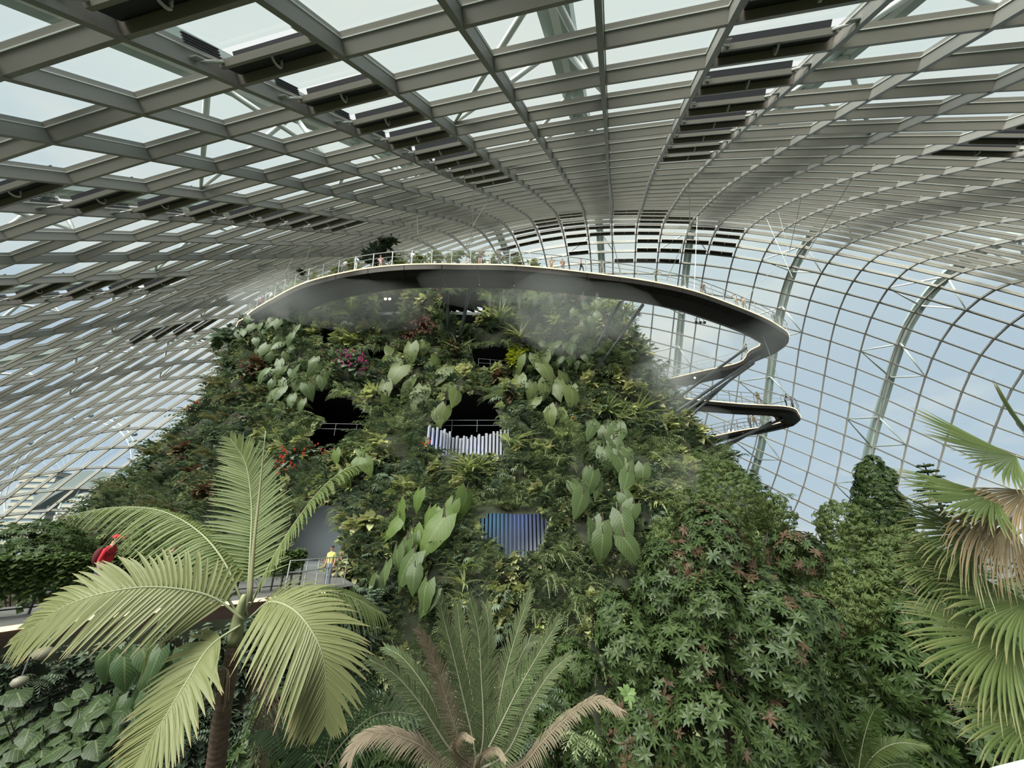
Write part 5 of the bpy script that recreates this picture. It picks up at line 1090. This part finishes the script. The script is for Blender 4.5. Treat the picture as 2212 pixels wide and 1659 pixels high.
# ------------------------------------------------------------------ palms
def frond(root, pts, Nv, Lmax, nl, m, rm, fwd=(.35, 1.0), droop=.25, width=.03, vee=.15, prof=None, indiv=False, r0=.017, s0=.14, seed=0, jag=.08, curl=0, label=None):
    r = np.random.default_rng(seed); R_ = smooth_path(pts, 28); T = nrm(np.gradient(R_, axis=0)); N0 = nrm(np.asarray(Nv, float))
    a = Acc(); a.tube(R_, np.linspace(r0, r0*.2, 28), 6); fr = under(root, a.build('frond', rm, None, True))
    if label: fr['label'] = label
    acc = Acc()
    for k in range(nl):
        s = s0+(1-s0)*(k/(nl-1))**.95; i = s*27; p = np.array([np.interp(i, np.arange(28), R_[:, c]) for c in range(3)]); t = nrm(np.array([np.interp(i, np.arange(28), T[:, c]) for c in range(3)]))
        B = nrm(np.cross(t, N0)); Nn = np.cross(B, t); pr = prof(s) if prof else max(.12, math.sin(PI*(.16+.80*s))**.7); al = fwd[0]+(fwd[1]-fwd[0])*s
        for sg in (-1, 1):
            L_ = Lmax*pr*r.uniform(1-jag, 1+jag); al_ = al+r.uniform(-.07, .07); d = nrm(B*sg*math.cos(al_)+t*math.sin(al_)+Nn*vee); w = nrm(np.cross(Nn, d)+r.normal(size=3)*.06)
            q = np.linspace(0, 1, 6); dr = droop*r.uniform(.8, 1.25); c = p+L_*(d[None]*q[:, None]-UP*(dr*q*q)[:, None]+(t*curl)[None]*(q**2)[:, None]); c = p+(c-p)*(1-.12*dr)
            wd = width*np.array([.55, .95, 1, .85, .55, .05])*min(1, .4+pr)
            V = np.stack([c-w*wd[:, None]+Nn*.25*wd[:, None], c, c+w*wd[:, None]+Nn*.25*wd[:, None]], 1).reshape(-1, 3)
            Q = [(e*3+f, e*3+f+1, e*3+4+f, e*3+3+f) for e in range(5) for f in (0, 1)]; uv = np.stack([np.tile([-1., 0, 1], (6, 1)), np.repeat(q[:, None], 3, 1)], -1).reshape(-1, 2)
            if indiv: mk('leaflet', V, Q, m, fr, uv=uv)
            else: acc.add(V, Q, 0, uv)
    if not indiv: tag(acc.build('leaflets', m, fr, uv=True), kind='stuff')
    return fr
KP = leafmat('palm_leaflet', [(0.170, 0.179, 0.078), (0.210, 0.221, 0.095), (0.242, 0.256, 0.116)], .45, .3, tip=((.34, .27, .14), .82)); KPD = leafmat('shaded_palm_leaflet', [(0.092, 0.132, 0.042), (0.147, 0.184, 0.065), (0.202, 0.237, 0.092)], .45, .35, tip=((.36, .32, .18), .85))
KPB = leafmat('dry_palm_leaflet', [(.16, .12, .085), (.22, .17, .12)], .8, .2); RACH = plain('palm_rachis', (.27, .285, .165), .5); RACHB = plain('dry_rachis', (.26, .20, .14), .7)
palm = empty('feather_palm', at(462, 1700, 5.1)*[1, 1, 0]+[0, 0, -5.5]); tag(palm, 'tall feather palm with ringed trunk and long arching yellow green fronds at the left', 'palm tree')
tr = smooth_path([at(455, 1760, 5.0), at(468, 1640, 5.0), at(480, 1540, 5.0), at(494, 1460, 5.05), at(508, 1385, 5.05)], 120); rad = np.interp(np.arange(120), [0, 70, 119], [.115, .10, .08])*(1+.07*(np.arange(120) % 4 == 0))
a = Acc(); a.tube(np.concatenate([[palm.location], tr]), np.concatenate([[.17], rad]), 14); under(palm, a.build('trunk', plain('ringed_trunk', (.15, .10, .075), .85, noise=.35, scale=14, bump=.4), None, True))
a = Acc(); a.tube(smooth_path([at(506, 1390, 5.05), at(516, 1330, 5.05), at(528, 1285, 5.05)], 8), [.088, .09, .085, .075, .065, .055, .045, .03], 10); under(palm, a.build('crownshaft', plain('crownshaft', (.24, .25, .13), .5, noise=.15), None, True))
frond(palm, [at(528, 1340, 5.0), at(455, 1288, 4.9), at(340, 1268, 4.7), at(230, 1280, 4.5), at(130, 1315, 4.4), at(35, 1385, 4.3)], (-.05, -.85, .35), .66, 46, KP, RACH, (.25, 1.0), .22, .028, .0, indiv=True, seed=1)
frond(palm, [at(535, 1330, 5.1), at(485, 1215, 5.3), at(425, 1145, 5.5), at(345, 1103, 5.6), at(250, 1096, 5.6), at(150, 1112, 5.5)], (.35, -.55, .75), .80, 64, KPD, RACH, (.2, .9), .75, .024, -.1, seed=2, prof=lambda s: max(.1, math.sin(PI*(.16+.80*s))**.7*(1.05-.62*s)))
frond(palm, [at(533, 1320, 5.2), at(540, 1200, 5.5), at(543, 1090, 5.9), at(530, 1000, 6.2), at(498, 948, 6.3)], (.3, -.95, -.1), .68, 58, KPD, RACH, (.25, 1.0), .12, .020, .1, seed=3)
a = Acc(); a.tube(smooth_path([at(540, 1300, 5.0), at(548, 1180, 5.2), at(562, 1050, 5.5), at(574, 930, 5.7)], 14), np.linspace(.028, .006, 14), 6); under(palm, a.build('spear_leaf', plain('spear_leaf', (.26, .24, .14), .5), None, True))
frond(palm, [at(540, 1310, 5.1), at(585, 1215, 5.2), at(640, 1125, 5.3), at(700, 1050, 5.4), at(750, 1012, 5.5), at(792, 1000, 5.6)], (-.75, -.35, .55), .42, 56, KPD, RACH, (.45, 1.0), .7, .022, -.1, seed=4)
frond(palm, [at(545, 1330, 5.0), at(585, 1300, 4.85), at(640, 1322, 4.6), at(688, 1390, 4.4), at(704, 1465, 4.3), at(702, 1560, 4.2)], (.15, -.75, .65), .72, 46, KP, RACH, (.2, 1.0), .30, .029, .05, indiv=True, seed=5)
frond(palm, [at(520, 1350, 5.0), at(455, 1395, 4.8), at(405, 1470, 4.5), at(350, 1560, 4.25), at(295, 1650, 4.1), at(270, 1710, 4.05)], (-.15, -.8, .6), .60, 46, KP, RACH, (.2, .95), .18, .031, .05, indiv=True, seed=6)
frond(palm, [at(530, 1365, 5.1), at(562, 1400, 5.2), at(574, 1480, 5.2), at(573, 1570, 5.2), at(566, 1690, 5.2)], (.1, -1, .1), .5, 34, KPB, RACHB, (.95, 1.25), .25, .008, .05, seed=7)
frond(palm, [at(520, 1335, 5.1), at(470, 1268, 5.3), at(420, 1262, 5.4), at(370, 1300, 5.4), at(330, 1370, 5.3), at(310, 1440, 5.3)], (-.2, -.6, .8), .5, 46, KPD, RACH, (.5, 1.1), .8, .014, -.1, seed=8)
frond(palm, [at(545, 1330, 5.2), at(600, 1290, 5.6), at(680, 1275, 6.0), at(760, 1290, 6.2), at(830, 1330, 6.3)], (.1, -.5, .85), .6, 40, KPD, RACH, (.3, 1.0), .5, .018, 0, seed=9)
# dead inflorescence at the crown base
a = Acc()
for k in range(26): q = r.uniform(-1, 1, 2); b = at(485, 1440, 4.95); a.tube(smooth_path([b, b+np.array([q[0]*.15, -.1, -.05]), b+np.array([q[0]*.22, -.12, -.35+q[1]*.12])], 5), .005, 4)
under(palm, a.build('dry_flower_stalk', RACHB))
# cycad in the centre
CY_ = leafmat('cycad_leaflet', [(0.092, 0.127, 0.059), (0.133, 0.167, 0.078), (0.173, 0.196, 0.108)], .45, .2, tip=((.30, .25, .17), .8)); CYB = leafmat('dry_cycad_leaflet', [(0.204, 0.153, 0.111), (0.281, 0.221, 0.162), (0.170, 0.145, 0.085)], .75, .2); CR = plain('cycad_rachis', (.31, .295, .21), .6)
def cp(x_, y_): return 740+x_/2.989, 1104+y_/2.989
cyc = empty('cycad', at(1030, 1760, 4.3)*[1, 1, 0]+[0, 0, -5.6]); tag(cyc, 'grey green cycad with a shuttlecock of stiff feather fronds at the bottom centre', 'cycad')
a = Acc(); a.tube([cyc.location, at(1030, 1760, 4.3), at(1030, 1672, 4.3)], [.2, .2, .16], 12); under(cyc, a.build('trunk', M_BARK, None, True))
base = np.array(at(1030, 1665, 4.3))
for i, (pts, t1, m, L_, N_, dp) in enumerate([
    ([(690, 1530), (500, 1240), (330, 1050), (175, 960)], 3.9, CY_, .24, (.5, -.8, .3), .1), ([(745, 1440), (650, 1150), (565, 900), (490, 770)], 4.0, CYB, .22, (.3, -.9, .2), .1),
    ([(850, 1520), (790, 1250), (720, 950), (640, 640), (650, 560)], 4.3, CY_, .24, (.35, -.9, .1), .05), ([(880, 1500), (830, 1150), (770, 850), (740, 600)], 4.7, CY_, .26, (.2, -.95, .1), .05), ([(910, 1440), (895, 1050), (875, 780), (820, 560)], 4.4, CY_, .24, (.1, -1, .1), .05), ([(930, 1420), (940, 1050), (945, 750), (925, 610)], 4.5, CY_, .22, (-.1, -1, .1), .05),
    ([(970, 1450), (1040, 1100), (1130, 770), (1215, 525)], 4.4, CY_, .22, (-.45, -.9, .1), .05), ([(1000, 1420), (1120, 1180), (1250, 950), (1400, 700)], 4.1, CYB if False else CY_, .24, (-.4, -.85, .25), .1), ([(1060, 1560), (1200, 1270), (1340, 1050), (1470, 930)], 3.95, CY_, .22, (-.35, -.8, .4), .15),
    ([(1130, 1659), (1300, 1480), (1480, 1310), (1640, 1215), (1780, 1280)], 3.6, CYB, .22, (-.2, -.6, .75), .35), ([(660, 1640), (480, 1500), (260, 1430), (110, 1480), (40, 1600)], 3.6, CYB, .26, (.2, -.6, .75), .35), ([(760, 1600), (720, 1530), (770, 1440), (840, 1470)], 3.8, CYB, .1, (0, -1, .3), .4), ([(880, 1640), (900, 1570), (990, 1530), (1050, 1600)], 3.7, CYB, .1, (0, -1, .3), .4),
    ([(1010, 1440), (1090, 1100), (1180, 880), (1250, 830)], 4.7, CY_, .22, (-.3, -.9, .2), .05), ([(700, 1500), (560, 1180), (400, 960), (280, 880)], 4.4, CY_, .2, (.4, -.9, .2), .1)]):
    W_ = [base]+[at(*cp(x_, y_), 4.25+(t1-4.25)*(k+1)/len(pts)) for k, (x_, y_) in enumerate(pts)]
    frond(cyc, W_, N_, L_, 62, m, CR if m is CY_ else RACHB, (.75, 1.15), dp, .0085, .12, s0=.10, r0=.014, seed=20+i, jag=.1, prof=lambda s: max(.25, math.sin(PI*(.2+.72*s))**.6))
# small dark feather palm left of the cycad, and a small cycad at lower right
sp = empty('small_palm', at(690, 1750, 6.0)*[1, 1, 0]+[0, 0, -7]); tag(sp, 'small dark blue green feather palm between the tall palm and the cycad', 'palm tree')
SPM = leafmat('small_palm_leaflet', [(.05, .09, .045), (.09, .13, .065)], .45, .2)
for i, (pts, N_) in enumerate([([(700, 1660), (745, 1600), (800, 1550), (850, 1538), (905, 1545)], (0, -.9, .4)), ([(700, 1660), (720, 1580), (760, 1500), (810, 1460)], (.3, -.9, .2)), ([(700, 1665), (650, 1600), (600, 1570), (550, 1580)], (0, -.7, .7))]):
    frond(sp, [at(x_, y_, 5.6-.15*k) for k, (x_, y_) in enumerate(pts)], N_, .5, 24, SPM, CR, (.3, .9), .1, .022, .1, seed=40+i, r0=.012)
sc_ = empty('small_cycad', at(1890, 1720, 6.2)*[1, 1, 0]+[0, 0, -8]); tag(sc_, 'small cycad with arching fronds at the lower right below the light green tree', 'cycad')
for i, pts in enumerate([[(1850, 1690), (1890, 1630), (1940, 1605), (2005, 1612)], [(1850, 1690), (1865, 1600), (1885, 1540), (1905, 1520)], [(1850, 1690), (1820, 1620), (1800, 1570), (1790, 1540)], [(1850, 1695), (1900, 1660), (1960, 1650), (1990, 1670)]]):
    frond(sc_, [at(x_, y_, 6.3-.1*k) for k, (x_, y_) in enumerate(pts)], (0, -.6, .8), .26, 50, LT if i == 0 else DT, CR, (.5, 1.0), .25, .010, .1, seed=50+i, r0=.01)
# fan palm at the right edge
FP = leafmat('fan_palm_leaf', [(0.065, 0.097, 0.031), (0.102, 0.137, 0.044), (0.147, 0.176, 0.066)], .42, .2, tip=((.26, .24, .11), .75)); FPB = leafmat('dry_fan_palm_leaf', [(0.221, 0.162, 0.093), (0.306, 0.230, 0.128), (0.170, 0.136, 0.085)], .75, .2)
fp = empty('fan_palm', at(2420, 1700, 4.6)*[1, 1, 0]+[0, 0, -6]); tag(fp, 'fan palm with large pleated leaves, some dry and brown, at the right edge', 'palm tree')
a = Acc(); a.tube([fp.location, at(2400, 1500, 4.6), at(2380, 1000, 4.8)], [.2, .16, .14], 10); under(fp, a.build('trunk', M_BARK, None, True))
def fan(hub, tip, t, spread, n, m, N_, seed, droop=.12, t2=None):
    r = np.random.default_rng(seed); h = at(*hub, t); e = at(*tip, t2 or t-.15); d0 = nrm(e-h); R_ = np.linalg.norm(e-h); N_ = nrm(np.asarray(N_, float)-d0*np.dot(N_, d0)); a = Acc(); q = np.linspace(0, 1, 8); da = spread/(n-1)
    for k in range(n):
        an = -spread/2+k*da; d = rotm(N_, an)@d0; L_ = R_*(1-.18*abs(an)/(spread/2+.01))*r.uniform(.92, 1.06); w = np.cross(N_, d); tw = r.uniform(-.02, .02)
        c = h+L_*(d[None]*q[:, None]-N_*(.08*q*(1-q)*4*.3)[:, None]-UP*(droop*r.uniform(.4, 1.3)*q**4)[:, None]+w*(tw*q*q)[:, None])
        hw = L_*np.minimum(q*math.tan(da/2)*1.02, np.interp(q, [0, .5, .65, .85, 1], [1, math.tan(da/2)*.62, math.tan(da/2)*.60, math.tan(da/2)*.36, .001]))
        V = np.stack([c-w*hw[:, None]-N_*(hw*.45)[:, None], c+N_*(hw*.3)[:, None], c+w*hw[:, None]-N_*(hw*.45)[:, None]], 1).reshape(-1, 3)
        a.add(V, [(i*3+f, i*3+f+1, i*3+4+f, i*3+3+f) for i in range(7) for f in (0, 1)], 0, np.stack([np.tile([-1., 0, 1], (8, 1)), np.repeat(q[:, None], 3, 1)], -1).reshape(-1, 2))
    fr = under(fp, a.build('fan_leaf', m, None, False, True))
    if m is FPB: fr['label'] = 'dry brown hanging leaf'
    b = Acc(); b.tube(smooth_path([at(2390, 1080+(hub[1]-1080)*.35, 4.75), h*.45+at(2390, 1080, 4.75)*.55+UP*.1, h], 8), np.linspace(.022, .012, 8), 6); b.build('petiole', CR, fr, True)
for i, (hub, tip, t, spr, n, m, N_, dp) in enumerate([((2195, 985), (2010, 940), 4.3, 1.7, 34, FP, (.25, -.8, .5), .06), ((2225, 935), (2150, 838), 4.5, 1.5, 26, FP, (.1, -.9, .3), .04), ((2150, 1068), (1968, 1062), 4.1, 1.5, 34, FP, (.1, -.7, .7), .10), ((2115, 1150), (1958, 1165), 4.2, 1.6, 36, FP, (.15, -.9, .35), .14),
    ((2110, 1215), (1955, 1268), 4.3, 1.4, 32, FP, (.1, -.95, .3), .12), ((2220, 1300), (2040, 1305), 3.9, 1.7, 34, FP, (.1, -.85, .5), .14), ((2185, 1372), (2003, 1440), 3.8, 1.9, 40, FP, (.05, -.8, .6), .16), ((2230, 1440), (2105, 1530), 3.7, 1.9, 34, FP, (0, -.85, .5), .2), ((2245, 1545), (2100, 1610), 3.5, 1.7, 34, FP, (.1, -.8, .6), .16), ((2150, 1100), (2060, 1215), 4.0, 1.2, 24, FPB, (.3, -.9, .2), .3), ((2185, 1120), (2165, 1275), 3.9, 1.2, 30, FPB, (.1, -1, .1), .2), ((2225, 1060), (2120, 1120), 4.0, 1.3, 26, FPB, (.1, -.8, .5), .35), ((2230, 1180), (2230, 1290), 3.9, 1.2, 22, FPB, (0, -1, .1), .2)]):
    fan(hub, tip, t, spr, n, m, N_, 60+i, dp)

# ------------------------------------------------------------------ mist
M_MIST = mistmat('mist', .038); M_MIST2 = mistmat('thick_mist', .028); M_HAZE = mistmat('haze', .006)
def mist(px, py, t, rx, ry, rz, m, seed):
    r = np.random.default_rng(seed); n = 24; a = Acc(); a.ball((0, 0, 0), (1, 1, 1), n); V, Q = a.arrays(); w = 1+.16*np.sin(3*V[:, 0]+seed)+.13*np.sin(4*V[:, 2]+2*seed+V[:, 1]*2)+.10*np.sin(7*V[:, 0]+5*V[:, 2])
    V = V*w[:, None]*[rx, ry, rz]; o = mk('mist', V, Q[[len(set(q)) == 4 for q in Q.tolist()]], m, smooth=True); o.location = at(px, py, t); tag(o, kind='stuff'); o['label'] = 'thin jet of mist falling from under the high walkway' if rx < 1 else 'drifting white mist around the mountain top'; o['category'] = 'mist'
mist(1400, 870, 44, 5.5, 4, 5, M_MIST, 1); mist(1450, 790, 50, 7, 4, 4, M_MIST, 2); mist(1250, 680, 39, 8, 2.5, 4, M_MIST, 3); mist(1090, 620, 38, 7, 2, 2.2, M_MIST2, 4); mist(760, 650, 42, 8, 3, 3.5, M_MIST, 5)
mist(560, 640, 44, 4.2, 2.6, 3, M_MIST, 6); mist(1500, 930, 50, 5, 3, 3.2, M_MIST, 7); mist(1640, 720, 50, 5, 2, 4, M_MIST, 8); mist(1040, 556, 40, 6, 1.6, 1.0, M_MIST, 9); mist(1400, 720, 52, 17, 8, 11, M_HAZE, 10); mist(1430, 1100, 30, 5, 4, 4.5, M_MIST, 11)
M_JET = mistmat('mist_jet', .35)
for k, px in enumerate((1058, 1088, 1122, 1156, 1190, 1258, 1290)): mist(px, 648, 40.5-.02*k, .24, .24, 1.0, M_JET, 20+k)

# bowl lamps on the planted bank, bottom left
M_BOWL = plain('frosted_bowl', (.24, .22, .17), .5)
for k, (px, py, t, lab) in enumerate([(93, 1413, 7.0, 'pale bowl lamp hanging below the glowing path edge at the left'), (42, 1474, 6.6, 'smaller bowl lamp lower down beside the large-leaf shrub')]):
    p = at(px, py, t); root = empty('bowl_lamp', p); tag(root, lab, 'lamp'); a = Acc(); s_ = .13-.03*k
    a.tube([p+UP*s_*.9, p+UP*s_*.6, p, p-UP*s_*.5, p-UP*s_*.75], [s_*.3, s_*.95, s_*1.15, s_*.8, s_*.25], 14); under(root, a.build('bowl', M_BOWL, None, True))
    a = Acc(); a.tube([p+UP*s_*.8, p+UP*.5-nrm(-p)*.15, p+UP*.62-nrm(-p)*.7], .014, 5); under(root, a.build('bracket', M_STRUT))
